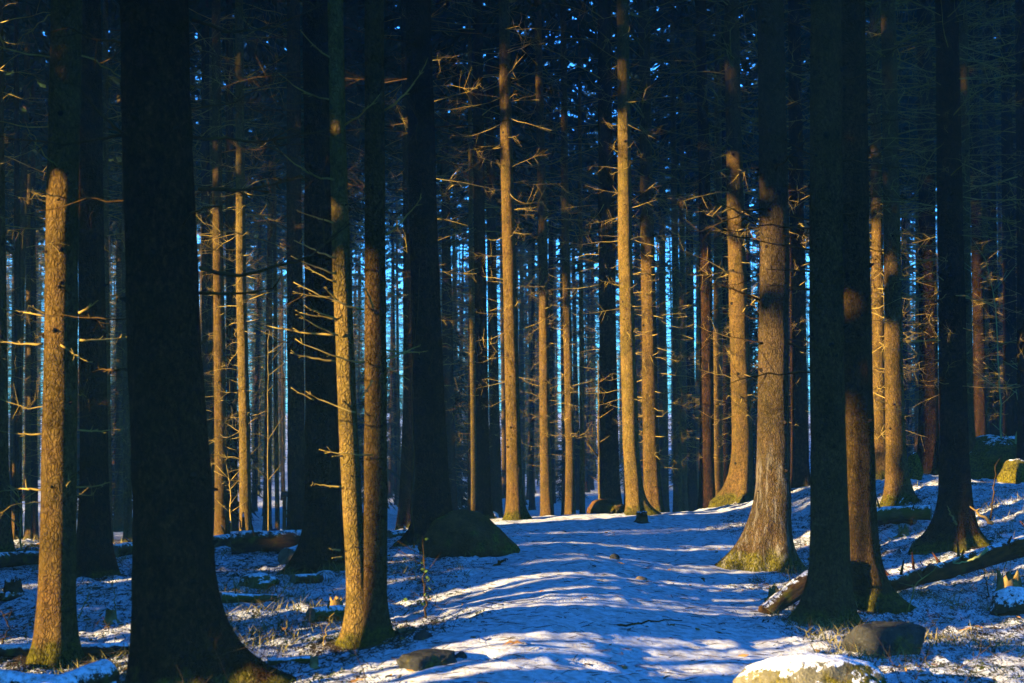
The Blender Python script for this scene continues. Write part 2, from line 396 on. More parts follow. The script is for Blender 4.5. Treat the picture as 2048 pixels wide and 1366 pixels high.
def xf(p, az, el, roll, sc):
    sc = sc if isinstance(sc, (tuple, list)) else (sc, sc, sc)
    return (Matrix.Translation(p) @ Matrix.Rotation(az, 4, 'Z') @ Matrix.Rotation(-el, 4, 'Y') @ Matrix.Rotation(roll, 4, 'X')
            @ Matrix.Diagonal((*sc, 1)))
def dead_branches(rng, axis_f, rad_f, z0, z1, count, lmin, lmax, thick=1.0, side=None):
    mb = MB(); zz = z0
    for k in range(count):
        z = z0 + (z1 - z0) * (k + rng.uniform(0, 1)) / count
        z = round(z / 0.33) * 0.33 + rng.normal(0, 0.035) if rng.rand() < 0.75 else z          # loose whorls
        z = max(z0 * 0.9, z)
        az = rng.uniform(0, 2 * math.pi); c = axis_f(z); r = rad_f(z)
        L = rng.uniform(lmin, lmax) * (0.55 + 0.6 * min(1, (z - z0) / 5.0))
        if rng.rand() < 0.18: L *= 0.25
        p = Vector((c[0] + math.cos(az) * r * 0.9, c[1] + math.sin(az) * r * 0.9, z))
        el = rng.normal(-0.03, 0.16)
        t = thick * (0.7 + 0.5 * rng.rand())
        w = max(L, .55); mb.merge(BR_LOW[rng.randint(len(BR_LOW))], xf(p, az, el, rng.uniform(0, 6.28), (L, w * t, w * t)))
    return mb
def crown_mb(seed, H, rb, spacing=0.36, per=6, twigs=17, width=0.085, droop=0.35, seg=5):
    """conical spruce crown: whorls of drooping boughs hung with needle sprays"""
    rng = np.random.RandomState(seed); mb = MB(); z = 0.0; SV = []; SQ = []; n = 0
    while z < H:
        f = z / H; Lw = rb * (1 - f) ** 0.75 + 0.15
        for k in range(per):
            L = Lw * rng.uniform(0.6, 1.12) * (0.55 + 0.45 * min(1, z / 1.0)); az = rng.uniform(0, 6.283); zb = z + rng.normal(0, 0.1)
            s = np.linspace(0, 1, seg); up0 = 0.25 * (f - 0.25)
            ca, sa = math.cos(az), math.sin(az); rr = s * L
            zz = zb + up0 * rr - droop * L * s ** 2 * (1 - 0.5 * f) + 0.10 * L * s ** 4
            P = np.stack([ca * rr, sa * rr, zz], -1)
            mb.add(*tube(P, 0.022 * (1 - 0.8 * s), 3, False))
            m = max(6, int(twigs * L / rb * 1.25)); t = rng.uniform(0.12, 1.0, m)
            p = np.stack([np.interp(t, s, P[:, i]) for i in range(3)], -1)
            sd = rng.choice([-1.0, 1.0], m); out = np.stack([np.full(m, ca), np.full(m, sa), np.zeros(m)], -1)
            lat = np.stack([np.full(m, -sa), np.full(m, ca), np.zeros(m)], -1) * sd[:, None]
            d = out * rng.uniform(0.25, 0.9, m)[:, None] + lat * rng.uniform(0.1, 0.95, m)[:, None] + np.array([0, 0, -1.0]) * rng.uniform(0.15, 1.0, m)[:, None]
            d /= np.linalg.norm(d, axis=1)[:, None]
            ln = rng.uniform(0.22, 0.52, m)[:, None] * (0.6 + 0.4 * L / rb)
            w = np.cross(d, rng.normal(0, 1, (m, 3))); w /= np.linalg.norm(w, axis=1)[:, None] + 1e-9
            w *= (rng.uniform(0.6, 1.3, m) * width)[:, None]
            a = p - w * 0.35; b_ = p + w * 0.35; c1 = p + d * ln * 0.55 + w * 0.5; c0 = p + d * ln * 0.55 - w * 0.5; e = p + d * ln
            SV.append(np.stack([a, b_, c1, e, c0], 1).reshape(-1, 3))
            base = n + np.arange(m)[:, None] * 5
            SQ.append(np.concatenate([base + np.array([0, 1, 2, 4])], 0)); SQ.append(base + np.array([4, 2, 3, 3])); n += m * 5
        z += spacing * (1 - 0.3 * f)
    v = np.concatenate(SV); q = np.concatenate(SQ); tri = q[q[:, 2] == q[:, 3]][:, :3]; q = q[q[:, 2] != q[:, 3]]
    mb.add(v, q, tri)
    return mb
CROWNS = [crown_mb(100 + i, 12.5, 2.3, 0.34, 6, 22, 0.075).mesh('crown', M_NEEDLE, False) for i in range(4)]
YOUNG = [crown_mb(200 + i, 4.2, 1.25, 0.20, 7, 24, 0.034, 0.32).mesh('young_crown', M_NEEDLE, False) for i in range(3)]

# ------------------------------------------------------------------ trunks
def trunk_fn(axis_pts, R13, H, flare, fl_h, seed):
    """axis_pts: list of local (x, y, z); returns centre(z), radius(z)"""
    A = np.array(axis_pts, float); o = np.argsort(A[:, 2]); A = A[o]
    sl = (A[-1] - A[0]) / max(1e-6, (A[-1, 2] - A[0, 2]))
    zz = list(A[:, 2]) + [H]; xx = list(A[:, 0]) + [A[-1, 0] + sl[0] * (H - A[-1, 2]) * 0.5]; yy = list(A[:, 1]) + [A[-1, 1]]
    def cen(z): return (float(np.interp(z, zz, xx)), float(np.interp(z, zz, yy)))
    def rad(z): return R13 * max(0.12, (1 - max(0, z - 1.5) / (H * 1.12)) * (1 + 0.10 * max(0, 1.5 - z) / 1.5)) + flare * R13 * math.exp(-max(0, z) / fl_h)
    return cen, rad
def trunk_mb(cen, rad, R13, H, flare, fl_h, seed, na=28, roots=(), knots=30, relief=0.012, zfine=6.0):
    """roots: list of (azimuth, strength (radii), height (m)) for buttress roots"""
    rng = np.random.RandomState(seed)
    zs = np.concatenate([np.linspace(-0.45, 0.0, 6)[:-1], np.linspace(0, 1.2, 26)[:-1], np.linspace(1.2, zfine, int((zfine - 1.2) / 0.07))[:-1] if na > 14 else np.linspace(1.2, zfine, 10)[:-1],
                         np.linspace(zfine, H, 12)])
    th = np.arange(na) * 2 * math.pi / na
    V = []
    nl = rng.randint(4, 7); ph = rng.uniform(0, 6.28)
    small = [(rng.uniform(0, 6.28), rng.uniform(.25, .7), rng.uniform(.12, .3)) for _ in range(6)] if na > 14 else []
    for z in zs:
        c = cen(max(z, 0)); r = rad(max(z, 0) if z > 0 else z * 0.3)
        rr = np.full(na, r)
        fl = flare * R13 * math.exp(-max(0, z) / fl_h)
        rr += fl * 0.55 * np.cos(nl * th + ph) * (0.6 + 0.4 * np.cos(2 * th + ph * 2))
        for (az, st, hh) in small:
            dth = np.angle(np.exp(1j * (th - az)))
            rr += R13 * st * np.exp(-(dth / 0.2) ** 2) * math.exp(-max(0.0, z + 0.03) / hh * 2.2)
        for (az, st, hh) in roots:
            dth = np.angle(np.exp(1j * (th - az)))
            zz = max(0.0, z + 0.03)
            rr += R13 * st * np.exp(-(dth / 0.34) ** 2) * math.exp(-zz / hh * 2.2)
        rr += relief * R13 / 0.15 * (0.55 * vnoise(np.cos(th) * 5 + seed, np.sin(th) * 5, z * 1.6, seed) + 0.45 * vnoise(np.cos(th) * 14 + seed, np.sin(th) * 14, z * 7.0, seed + 3))
        V.append(np.stack([c[0] + rr * np.cos(th), c[1] + rr * np.sin(th), np.full(na, z)], -1))
    V = np.array(V); k = len(zs)
    i = np.arange(k - 1)[:, None] * na; j = np.arange(na)[None, :]; jn = (j + 1) % na
    Q = np.stack([i + j, i + jn, i + na + jn, i + na + j], -1).reshape(-1, 4)
    mb = MB().add(V.reshape(-1, 3), Q); mb.nbase = len(Q)
    for kk in range(knots):                                   # raised branch collars
        z = rng.uniform(0.4, min(zfine, 7.5)); a = rng.uniform(0, 6.283); c = cen(z); r = rad(z)
        p = np.array([c[0] + math.cos(a) * r * 0.92, c[1] + math.sin(a) * r * 0.92, z]); d = np.array([math.cos(a), math.sin(a), rng.uniform(-.1, .3)])
        s = min(0.028, R13 * rng.uniform(0.10, 0.2))
        mb.add(*tube(np.stack([p, p + d * s * 0.5, p + d * s * 1.0, p + d * s * (1.1 + rng.rand())]), [s * 1.1, s * 0.9, s * 0.45, s * 0.3], 6))
    return mb

def tree_px(label, px, w, d=None, base=None, H=22, flare=0.5, fl_h=0.25, roots=(), mat=None, seed=1, nb=60, blen=(0.3, 0.95), bz=(1.0, 8.5),
            crown_z=9.5, na=28, near=False, twig=None, group='spruce trunks standing along the path', extra=(), thick=1.0, knots=30):
    """a spruce whose trunk centre passes the photo pixels px (base first); w = trunk width in pixels at mid height"""
    mat = mat or M_BARK
    if d is None: p0 = hit(*px[0])
    else:
        p0 = at(px[0][0], px[0][1], d); p0.z = gz(p0.x, p0.y)
    d = p0.y
    t = empty('spruce_tree', p0); tag(t, label, 'tree', group)
    pts = [(0, 0, 0)]
    for (x, y) in px[1:]:
        q = at(x, y, d) - p0
        if q.z > 0.3: pts.append((q.x, 0, q.z))
    if len(pts) == 1: pts.append((0, 0, 5))
    R13 = w * d / FPX / 2
    cen, rad = trunk_fn(pts, R13, H, flare, fl_h, seed)
    obj('trunk', trunk_mb(cen, rad, R13, H, flare, fl_h, seed, na, roots, knots).mesh('trunk', mat), t)
    rng = np.random.RandomState(seed + 500)
    if near:
        pool = BR_MESHD if twig is M_TWIGD else BR_MESH
        for k in range(nb):
            z = rng.uniform(*bz); az = rng.uniform(0, 6.283); c = cen(z); r = rad(z); L = rng.uniform(*blen)
            if rng.rand() < 0.25: L *= 0.3
            o = obj('branch', pool[rng.randint(len(pool))], t)
            o.matrix_local = xf(Vector((c[0] + math.cos(az) * r * .9, c[1] + math.sin(az) * r * .9, z)), az, rng.normal(0.05, 0.18), rng.uniform(0, 6.28), (L, max(L, .5), max(L, .5)))
    elif nb:
        me = dead_branches(rng, cen, rad, bz[0], bz[1], int(nb * 1.6), blen[0] * 0.7, blen[1], thick).mesh('dead_branches', twig or M_TWIG)
        tag(obj('dead_branches', me, t), kind='stuff')
    for e in extra:                                           # branches seen singly: base pixel, tip pixel, radius, depth offsets, bow
        (x0, y0), (x1, y1), r0, dd0, dd1, bow = e
        a = at(x0, y0, d + dd0) - p0; b = at(x1, y1, d + dd1) - p0
        s = np.linspace(0, 1, 9)[:, None]; A, B = np.array(a), np.array(b); L = np.linalg.norm(B - A)
        P = A + (B - A) * s; P[:, 2] -= bow * L * 4 * (s * (1 - s))[:, 0]
        P[1:, :] += rng.normal(0, 0.006, (8, 3)) * L
        mb = MB().add(*tube(P, 0.85 * r0 * (1 - 0.7 * s[:, 0]), 6))
        for k in range(rng.randint(4, 9)):
            i = rng.randint(2, 9); dv = (B - A) / L + rng.normal(0, 0.6, 3); dv /= np.linalg.norm(dv); l = L * rng.uniform(.06, .2)
            mb.add(*tube(np.stack([P[i], P[i] + dv * l * .5, P[i] + dv * l + [0, 0, .01]]), [r0 * .4, r0 * .3, r0 * .15], 4))
        obj('branch', mb.mesh('branch', twig or M_TWIG), t)
    if crown_z:
        c = cen(crown_z)
        o = obj('crown', CROWNS[seed % 4], t, (c[0], c[1], crown_z)); o.rotation_euler.z = seed * 1.7
        o.scale = (0.85, 0.85, (H + 1.5 - crown_z) / 12.5)
    return t, cen, rad

# --- foreground and middle trees, each with its own measured trunk -----------------------------
BRX = M_TWIG
tree_px('medium sunlit spruce, leftmost of the near trunks, behind the snow covered log', [(110, 1322), (118, 1000), (124, 500), (133, 0)], 67, flare=0.55, fl_h=0.16, seed=21, near=True, nb=20, blen=(0.25, 0.7), bz=(0.9, 5), mat=M_BARK,
        extra=[((158, 626), (196, 600), 0.010, -0.05, -0.1, 0.05), ((160, 680), (252, 674), 0.009, -0.05, 0.1, 0.03), ((92, 627), (60, 612), 0.010, -.05, -.1, 0.0), ((88, 632), (8, 618), .008, 0, .1, .0),
               ((85, 688), (0, 684), 0.011, -.05, .0, .02), ((155, 860), (250, 858), .008, 0, .1, .03), ((153, 974), (220, 965), .009, 0, .1, .05), ((84, 980), (2, 982), .009, 0, .1, -.03), ((85, 868), (0, 862), .008, 0, .1, .03), ((122, 690), (168, 720), .009, -.1, -.3, 0)])
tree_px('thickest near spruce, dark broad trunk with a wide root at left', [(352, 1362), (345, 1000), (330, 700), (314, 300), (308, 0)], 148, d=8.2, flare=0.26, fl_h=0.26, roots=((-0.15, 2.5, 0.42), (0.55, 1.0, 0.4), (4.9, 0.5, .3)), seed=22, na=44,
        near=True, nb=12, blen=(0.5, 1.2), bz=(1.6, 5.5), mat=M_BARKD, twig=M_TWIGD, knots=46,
        extra=[((398, 378), (600, 352), 0.016, -.1, .5, .05), ((400, 536), (684, 464), 0.016, -.1, .8, .10), ((400, 586), (545, 577), .014, .1, .5, .03), ((250, 270), (160, 175), .011, -.2, -.6, .05), ((395, 690), (410, 682), .02, 0, 0, 0),
               ((255, 740), (200, 738), .012, 0, .4, 0), ((255, 268), (0, 272), .012, -.2, -.1, .06), ((385, 40), (640, 10), .013, 0, .8, .1)])
# the twin-stemmed tree: one base, two trunks
def twin_tree():
    d = 9.37; p0 = at(728, 1296, d); p0.z = gz(p0.x, p0.y)
    t = empty('spruce_tree', p0); tag(t, 'slender twin stemmed spruce forking low, mossy foot, gold left stem', 'tree', 'spruce trunks standing along the path')
    rng = np.random.RandomState(77)
    for nm, px, w, sd, rt in (('trunk', [(722, 1296), (716, 1180), (704, 1000), (696, 840), (684, 560), (676, 300), (671, 0)], 37, 31, ((3.5, 1.4, .28), (4.4, .8, .2))),
                              ('trunk', [(744, 1296), (748, 1160), (752, 1000), (751, 700), (750, 400), (749, 0)], 45, 32, ((-0.1, 1.3, .25), (5.2, .9, .22)))):
        pts = []
        for (x, y) in px:
            q = at(x, y, d) - p0; pts.append((q.x, 0, max(0, q.z)))
        R13 = w * d / FPX / 2
        cen, rad = trunk_fn(pts, R13, 15, 0.75, 0.2, sd)
        obj(nm, trunk_mb(cen, rad, R13, 15, 0.75, 0.2, sd, 32, rt, 26).mesh('trunk', M_BARKY if sd == 31 else M_BARKN), t)  # lit stem gets the lighter bark, shaded stem the darker: painted sun and shade
        o = obj('crown', YOUNG[sd % 3], t, (*cen(7.5), 7.5)); o.scale = (1, 1, 2)
    ex = [((728, 619), (588, 564), .0095, -.15, -.3, .04), ((673, 599), (649, 575), .008, -.1, -.2, 0), ((667, 595), (586, 584), .007, 0, -.1, .03), ((673, 638), (609, 611), .007, -.05, -.2, .02), ((673, 638), (598, 625), .008, -.05, -.15, .02),
          ((676, 671), (600, 630), .008, -.08, -.25, .03), ((668, 671), (539, 653), .010, 0, .1, .02), ((730, 724), (590, 678), .009, -.15, -.3, .05), ((671, 722), (580, 705), .010, 0, -.1, .03), ((712, 825), (611, 783), .008, -.12, -.2, .03),
          ((628, 800), (582, 776), .006, -.2, -.25, 0), ((747, 617), (718, 562), .008, -.12, -.2, -.12), ((745, 760), (722, 795), .006, -.12, -.25, .05), ((683, 973), (625, 967), .008, -.05, -.1, .02), ((745, 910), (638, 900), .007, -.15, -.2, .02),
          ((684, 912), (664, 913), .009, -.05, -.1, 0), ((671, 547), (582, 512), .008, -.05, -.2, .02), ((671, 516), (587, 480), .008, -.05, -.2, .02), ((671, 564), (607, 533), .007, -.05, -.1, 0), ((667, 446), (595, 423), .008, -.05, -.1, 0),
          ((773, 700), (846, 703), .009, 0, .2, .03), ((772, 718), (842, 690), .008, 0, .2, .02), ((774, 735), (820, 760), .006, 0, .1, 0), ((772, 470), (840, 400), .008, -.05, -.2, .05), ((680, 1100), (660, 1098), .009, -.05, -.1, 0), ((684, 1114), (664, 1116), .009, -.05, -.1, 0),
          ((690, 250), (760, 190), .008, -.1, -.3, .05), ((668, 360), (560, 300), .009, -.05, -.3, .1), ((664, 200), (560, 150), .008, 0, -.2, .08), ((770, 220), (850, 130), .009, 0, -.2, .1), ((670, 120), (600, 60), .008, 0, -.2, .08)]
    for (a0, b0, r0, q0, q1, bow) in ex:
        a = np.array(at(*a0, d + q0) - p0); b = np.array(at(*b0, d + q1) - p0); s = np.linspace(0, 1, 9)[:, None]; L = np.linalg.norm(b - a)
        P = a + (b - a) * s; P[:, 2] -= bow * L * 4 * (s * (1 - s))[:, 0]; P[1:] += rng.normal(0, .008, (8, 3)) * L
        mb = MB().add(*tube(P, 0.85 * r0 * (1 - .65 * s[:, 0]), 6))
        for k in range(rng.randint(3, 7)):
            i = rng.randint(3, 9); dv = (b - a) / L + rng.normal(0, .5, 3); dv /= np.linalg.norm(dv); l = L * rng.uniform(.05, .16)
            mb.add(*tube(np.stack([P[i], P[i] + dv * l * .5, P[i] + dv * l]), [r0 * .4, r0 * .3, r0 * .15], 4))
        obj('branch', mb.mesh('branch', M_TWIG), t)
twin_tree()
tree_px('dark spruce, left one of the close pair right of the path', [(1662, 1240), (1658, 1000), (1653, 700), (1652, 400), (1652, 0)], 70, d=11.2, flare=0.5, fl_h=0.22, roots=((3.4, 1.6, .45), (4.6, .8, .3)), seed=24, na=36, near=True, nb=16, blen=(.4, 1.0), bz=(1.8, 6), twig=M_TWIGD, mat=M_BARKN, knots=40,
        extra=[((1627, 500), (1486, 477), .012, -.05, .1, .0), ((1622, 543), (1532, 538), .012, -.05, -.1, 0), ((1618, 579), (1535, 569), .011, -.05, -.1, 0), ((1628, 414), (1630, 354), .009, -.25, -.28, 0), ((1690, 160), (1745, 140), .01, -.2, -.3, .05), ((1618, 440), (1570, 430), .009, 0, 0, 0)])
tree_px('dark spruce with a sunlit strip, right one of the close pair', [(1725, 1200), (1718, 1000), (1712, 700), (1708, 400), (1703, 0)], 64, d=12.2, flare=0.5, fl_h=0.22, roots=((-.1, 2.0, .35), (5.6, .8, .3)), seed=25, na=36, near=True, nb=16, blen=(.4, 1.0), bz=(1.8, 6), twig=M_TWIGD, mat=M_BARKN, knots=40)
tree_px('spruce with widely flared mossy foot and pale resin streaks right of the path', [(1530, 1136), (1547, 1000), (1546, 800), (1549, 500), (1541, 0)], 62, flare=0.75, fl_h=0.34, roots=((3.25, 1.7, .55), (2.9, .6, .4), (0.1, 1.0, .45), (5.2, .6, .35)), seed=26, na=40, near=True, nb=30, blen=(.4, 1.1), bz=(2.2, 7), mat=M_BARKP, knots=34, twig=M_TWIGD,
        extra=[((1520, 600), (1458, 574), .012, -.1, -.2, .0), ((1525, 686), (1460, 673), .012, -.1, -.2, 0), ((1518, 600), (1420, 560), .010, 0, -.1, 0)])
T = tree_px
T('tall sunlit spruce with mossy bulging roots at the far right end of the path', [(1478, 1004), (1485, 900), (1473, 500), (1465, 170), (1462, 0)], 39, d=22.7, flare=.55, fl_h=.25, roots=((3.3, 1.6, .5), (4.9, .9, .4), (0, .8, .3)), thick=1.5, seed=27, nb=90, blen=(.4, 1.3), bz=(1.2, 8.5))
T('sunlit leaning spruce with mossy foot beside the tiny stump on the crest', [(1272, 1020), (1262, 900), (1250, 500), (1247, 100), (1245, 0)], 31, d=20.6, flare=.5, fl_h=.18, roots=((0, 2.0, .3), (4.2, .7, .25)), thick=1.1, seed=28, nb=55, blen=(.3, .9), bz=(1.2, 8.5), mat=M_BARKY)
T('spruce half sunlit below, standing close behind the leaning mossy footed one', [(1307, 1010), (1302, 900), (1295, 500), (1287, 0)], 31, d=23.5, thick=1.5, seed=29, nb=95, blen=(.4, 1.2), bz=(0.8, 8.5))
T('evenly sunlit spruce on the crest left of the path middle, flared brown foot', [(1030, 1030), (1027, 900), (1018, 500), (1010, 170), (1008, 0)], 29, d=20.0, flare=.5, fl_h=.2, roots=((0, 1.0, .3), (3.3, .6, .2)), thick=1.1, seed=30, nb=50, blen=(.3, .9), bz=(1.5, 8.5))
T('slim sunlit spruce with short dark twigs between two other gold trunks', [(1094, 1026), (1090, 900), (1086, 500), (1075, 0)], 21, d=26, thick=1.1, seed=33, nb=90, blen=(.3, .9), bz=(1.0, 9))
T('thin orange lit spruce, third slim gold trunk behind the crest', [(1140, 1028), (1140, 900), (1131, 500), (1128, 200)], 18, d=27, thick=1.5, seed=34, nb=80, blen=(.3, .9), bz=(1.5, 9))
T('very thin dim spruce between the orange trunk and a broad dark one', [(1165, 1020), (1163, 700), (1160, 300)], 10, d=30, seed=35, nb=60, blen=(.3, .8), bz=(1.5, 8))
T('broad dark spruce just left of the leaning sunlit trunk', [(1220, 1010), (1217, 800), (1212, 400), (1208, 0)], 36, d=22.5, seed=36, nb=60, blen=(.4, 1.2), bz=(2, 9), mat=M_BARKD, twig=M_TWIG)
T('dark spruce standing right of a thin pale lit stem on the crest', [(968, 1032), (964, 800), (958, 400), (955, 0)], 26, d=20.8, seed=37, nb=50, blen=(.4, 1.2), bz=(1.5, 9), mat=M_BARKD)
T('thin pale lit spruce stem left of a dark trunk on the crest', [(949, 1026), (946, 800), (942, 500), (940, 200)], 11, d=27, seed=38, nb=70, blen=(.3, .8), bz=(1.5, 8), mat=M_BARKY)
T('dim blue grey spruce behind the crest, between dark and sunlit trunks', [(994, 1020), (988, 800), (980, 300)], 22, d=31, seed=39, nb=50, mat=M_BARKD)
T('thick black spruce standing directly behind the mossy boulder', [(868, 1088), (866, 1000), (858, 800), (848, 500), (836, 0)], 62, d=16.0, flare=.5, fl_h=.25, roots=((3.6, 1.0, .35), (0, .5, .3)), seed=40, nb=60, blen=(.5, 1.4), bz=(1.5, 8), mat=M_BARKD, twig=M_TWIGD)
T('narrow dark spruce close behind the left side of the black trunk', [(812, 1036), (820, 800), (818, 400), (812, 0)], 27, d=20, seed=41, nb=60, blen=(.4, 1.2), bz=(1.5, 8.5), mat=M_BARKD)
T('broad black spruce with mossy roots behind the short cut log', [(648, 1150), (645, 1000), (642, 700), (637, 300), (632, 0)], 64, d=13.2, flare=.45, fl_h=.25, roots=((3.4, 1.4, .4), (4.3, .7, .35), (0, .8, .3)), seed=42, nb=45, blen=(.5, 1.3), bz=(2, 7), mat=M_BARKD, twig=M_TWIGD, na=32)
T('dark spruce beside the wooden notice board', [(594, 1062), (592, 800), (588, 400), (587, 0)], 34, d=19.2, seed=43, nb=50, blen=(.4, 1.2), bz=(2, 8), mat=M_BARKD, twig=M_TWIGD)
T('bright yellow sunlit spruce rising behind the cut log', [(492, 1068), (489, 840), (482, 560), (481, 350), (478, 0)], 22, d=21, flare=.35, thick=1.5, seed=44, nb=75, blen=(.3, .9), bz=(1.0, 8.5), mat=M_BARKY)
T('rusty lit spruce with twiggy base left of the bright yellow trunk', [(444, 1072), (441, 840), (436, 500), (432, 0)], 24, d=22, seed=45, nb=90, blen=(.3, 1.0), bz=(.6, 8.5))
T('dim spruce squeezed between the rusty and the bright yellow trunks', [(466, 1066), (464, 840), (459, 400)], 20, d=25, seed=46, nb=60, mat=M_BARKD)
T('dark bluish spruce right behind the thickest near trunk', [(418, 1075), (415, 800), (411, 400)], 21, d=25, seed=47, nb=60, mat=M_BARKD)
T('thin tan spruce stem near the blue plank', [(556, 1050), (552, 840), (549, 400)], 9, d=34, seed=48, nb=50, blen=(.3, .7))
T('dark spruce between the leftmost sunlit trunk and the thickest one', [(190, 1172), (188, 900), (184, 600), (178, 0)], 54, d=13.35, flare=.5, fl_h=.3, roots=((3.4, .9, .4), (0, .9, .4)), seed=49, nb=40, blen=(.5, 1.3), bz=(1.5, 7), mat=M_BARKD, twig=M_TWIGD)
T('slim brown spruce edge seen past the dark trunk at left', [(218, 1075), (215, 900), (211, 500)], 15, d=24, seed=50, nb=70, blen=(.3, .9), bz=(.6, 8))
T('slim spruce hugging the left outline of the thickest trunk', [(257, 1085), (254, 900), (250, 500)], 15, d=24, seed=51, nb=60, blen=(.3, .9))
T('narrow black spruce near the left edge', [(38, 1085), (36, 800), (34, 400), (32, 0)], 14, d=25, seed=52, nb=80, blen=(.3, 1.0), mat=M_BARKD, twig=M_TWIGD)
T('narrow blue hazed spruce, second from the left edge', [(70, 1080), (68, 800), (66, 400)], 13, d=33, seed=53, nb=60, mat=M_BARKD)
T('spruce cut off by the left edge, orange lit low down', [(2, 1112), (-2, 900), (-6, 500), (-10, 0)], 36, d=15.5, flare=.4, seed=54, nb=45, blen=(.4, 1.1), bz=(1.2, 7.5))
T('dark spruce left of the dim rusty one by the tall sunlit trunk', [(1414, 1006), (1413, 700), (1408, 300), (1400, 0)], 28, d=24, seed=55, nb=90, blen=(.4, 1.2), bz=(.8, 8.5), mat=M_BARKD)
T('dim rusty spruce with peeling patch left of the tall sunlit trunk', [(1436, 1004), (1434, 850), (1436, 500), (1436, 100)], 19, d=26, thick=1.5, seed=56, nb=110, blen=(.4, 1.3), bz=(.8, 8.5))
T('dark slim spruce hidden half behind the tall sunlit trunk', [(1457, 1000), (1454, 700), (1448, 300)], 18, d=28, seed=57, nb=60, mat=M_BARKD)
T('dark spruce seen right behind the flared resin streaked one', [(1600, 1012), (1597, 700), (1592, 300), (1588, 0)], 33, d=23, seed=58, nb=110, blen=(.4, 1.3), bz=(1, 8.5), mat=M_BARKD)
T('twiggy gold lit spruce just right of the close pair', [(1760, 985), (1757, 700), (1752, 300), (1748, 0)], 24, d=20.6, seed=59, nb=200, blen=(.4, 1.2), bz=(.5, 9), mat=M_BARK, thick=1.5)
T('spruce lit gold on its left half above the mossy log', [(1795, 985), (1790, 850), (1787, 700), (1781, 300), (1776, 0)], 36, d=17.8, flare=.6, fl_h=.28, roots=((3.5, 1.0, .4), (5.8, 1.5, .4)), thick=1.5, seed=60, nb=80, blen=(.4, 1.2), bz=(1, 8.5), mat=M_BARK)
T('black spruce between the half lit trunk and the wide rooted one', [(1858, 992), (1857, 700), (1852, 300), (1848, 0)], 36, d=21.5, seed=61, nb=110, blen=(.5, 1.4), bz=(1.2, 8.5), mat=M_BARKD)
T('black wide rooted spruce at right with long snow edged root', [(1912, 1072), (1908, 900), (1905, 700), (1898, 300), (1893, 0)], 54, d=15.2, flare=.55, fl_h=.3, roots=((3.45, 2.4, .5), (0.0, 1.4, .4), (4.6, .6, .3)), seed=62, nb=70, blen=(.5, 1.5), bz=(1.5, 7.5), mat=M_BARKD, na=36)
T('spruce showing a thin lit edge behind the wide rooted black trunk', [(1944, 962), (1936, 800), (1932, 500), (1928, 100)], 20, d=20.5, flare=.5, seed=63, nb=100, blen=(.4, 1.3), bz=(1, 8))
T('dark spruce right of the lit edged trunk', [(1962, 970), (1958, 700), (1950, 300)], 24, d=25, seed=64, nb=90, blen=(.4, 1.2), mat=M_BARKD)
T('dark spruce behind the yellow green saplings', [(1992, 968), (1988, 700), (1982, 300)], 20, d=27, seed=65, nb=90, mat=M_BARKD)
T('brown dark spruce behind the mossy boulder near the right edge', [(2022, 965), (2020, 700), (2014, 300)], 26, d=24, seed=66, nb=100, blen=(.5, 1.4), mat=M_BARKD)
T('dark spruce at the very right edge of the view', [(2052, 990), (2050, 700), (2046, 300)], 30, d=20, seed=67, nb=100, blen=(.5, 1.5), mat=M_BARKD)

# ------------------------------------------------------------------ the forest around: shared meshes, one object tree each
def std_tree_meshes(seed, mat):
    cen, rad = trunk_fn([(0, 0, 0), (0.03, 0.02, 3), (0.0, 0.05, 8)], 0.13, 22, 0.4, 0.25, seed)
    tr = trunk_mb(cen, rad, 0.13, 22, 0.4, 0.25, seed, 14, ((seed % 6, .8, .3),), 10).mesh('trunk', mat)
    rng = np.random.RandomState(seed)
    br = dead_branches(rng, cen, rad, 1.2, 10.0, 150, 0.35, 1.25, 1.0).mesh('dead_branches', M_TWIG)
    return tr, br
STD = [std_tree_meshes(300 + i, (M_BARKD, M_BARK)[i % 2]) for i in range(6)]
def forest_tree(x, y, r, zb, label, group, i, H=22.0, crown=1.0, branches=True, trunk=None):
    t = empty('spruce_tree', (x, y, gz(x, y))); tag(t, label, 'tree', group)
    tr, br = STD[(i if trunk is None else trunk) % 6]; rot = (i * 2.399) % 6.283
    o = obj('trunk', tr, t); o.scale = (r / 0.13, r / 0.13, H / 22.0); o.rotation_euler = (math.sin(i * 3.1) * 0.012, math.cos(i * 1.7) * 0.012, rot)
    if branches:
        o = obj('dead_branches', br, t); o.rotation_euler.z = rot + 1; o.scale = (1, 1, zb / 9.0); tag(o, kind='stuff')
    o = obj('crown', CROWNS[i % 4], t, (0, 0, zb)); o.rotation_euler.z = rot * 2; o.scale = (crown, crown, (H + 1 - zb) / 12.5)
    return t
placed = [(o.location.x, o.location.y) for o in COL.objects if o.name.startswith('spruce_tree')]
def clear(x, y, r):
    return all((x - a) ** 2 + (y - b) ** 2 > r * r for a, b in placed)
rng = np.random.RandomState(5)
BGL = 'one of the distant spruces standing in the blue haze beyond the crest'
n = 0
EXTRA = [(4.0, 34.5), (5.2, 41), (5.0, 47), (7.0, 52), (4.6, 38.2)]
for k in range(4000):
    if n >= 205: break
    y = math.sqrt(rng.uniform(27 ** 2, 92 ** 2)); x = rng.uniform(-0.42, 0.42) * y
    if EXTRA: x, y = EXTRA.pop()
    if not clear(x, y, 1.7 if y < 45 else 1.3): continue
    placed.append((x, y)); n += 1
    forest_tree(x, y, rng.uniform(0.085, 0.17), rng.uniform(8.4, 10.8) + (3.2 if y > 45 else 0) + (1.5 if y > 62 else 0), BGL, 'distant spruces beyond the crest', n, rng.uniform(18, 24), rng.uniform(1.0, 1.25) * (1 if y < 55 else 0.8))
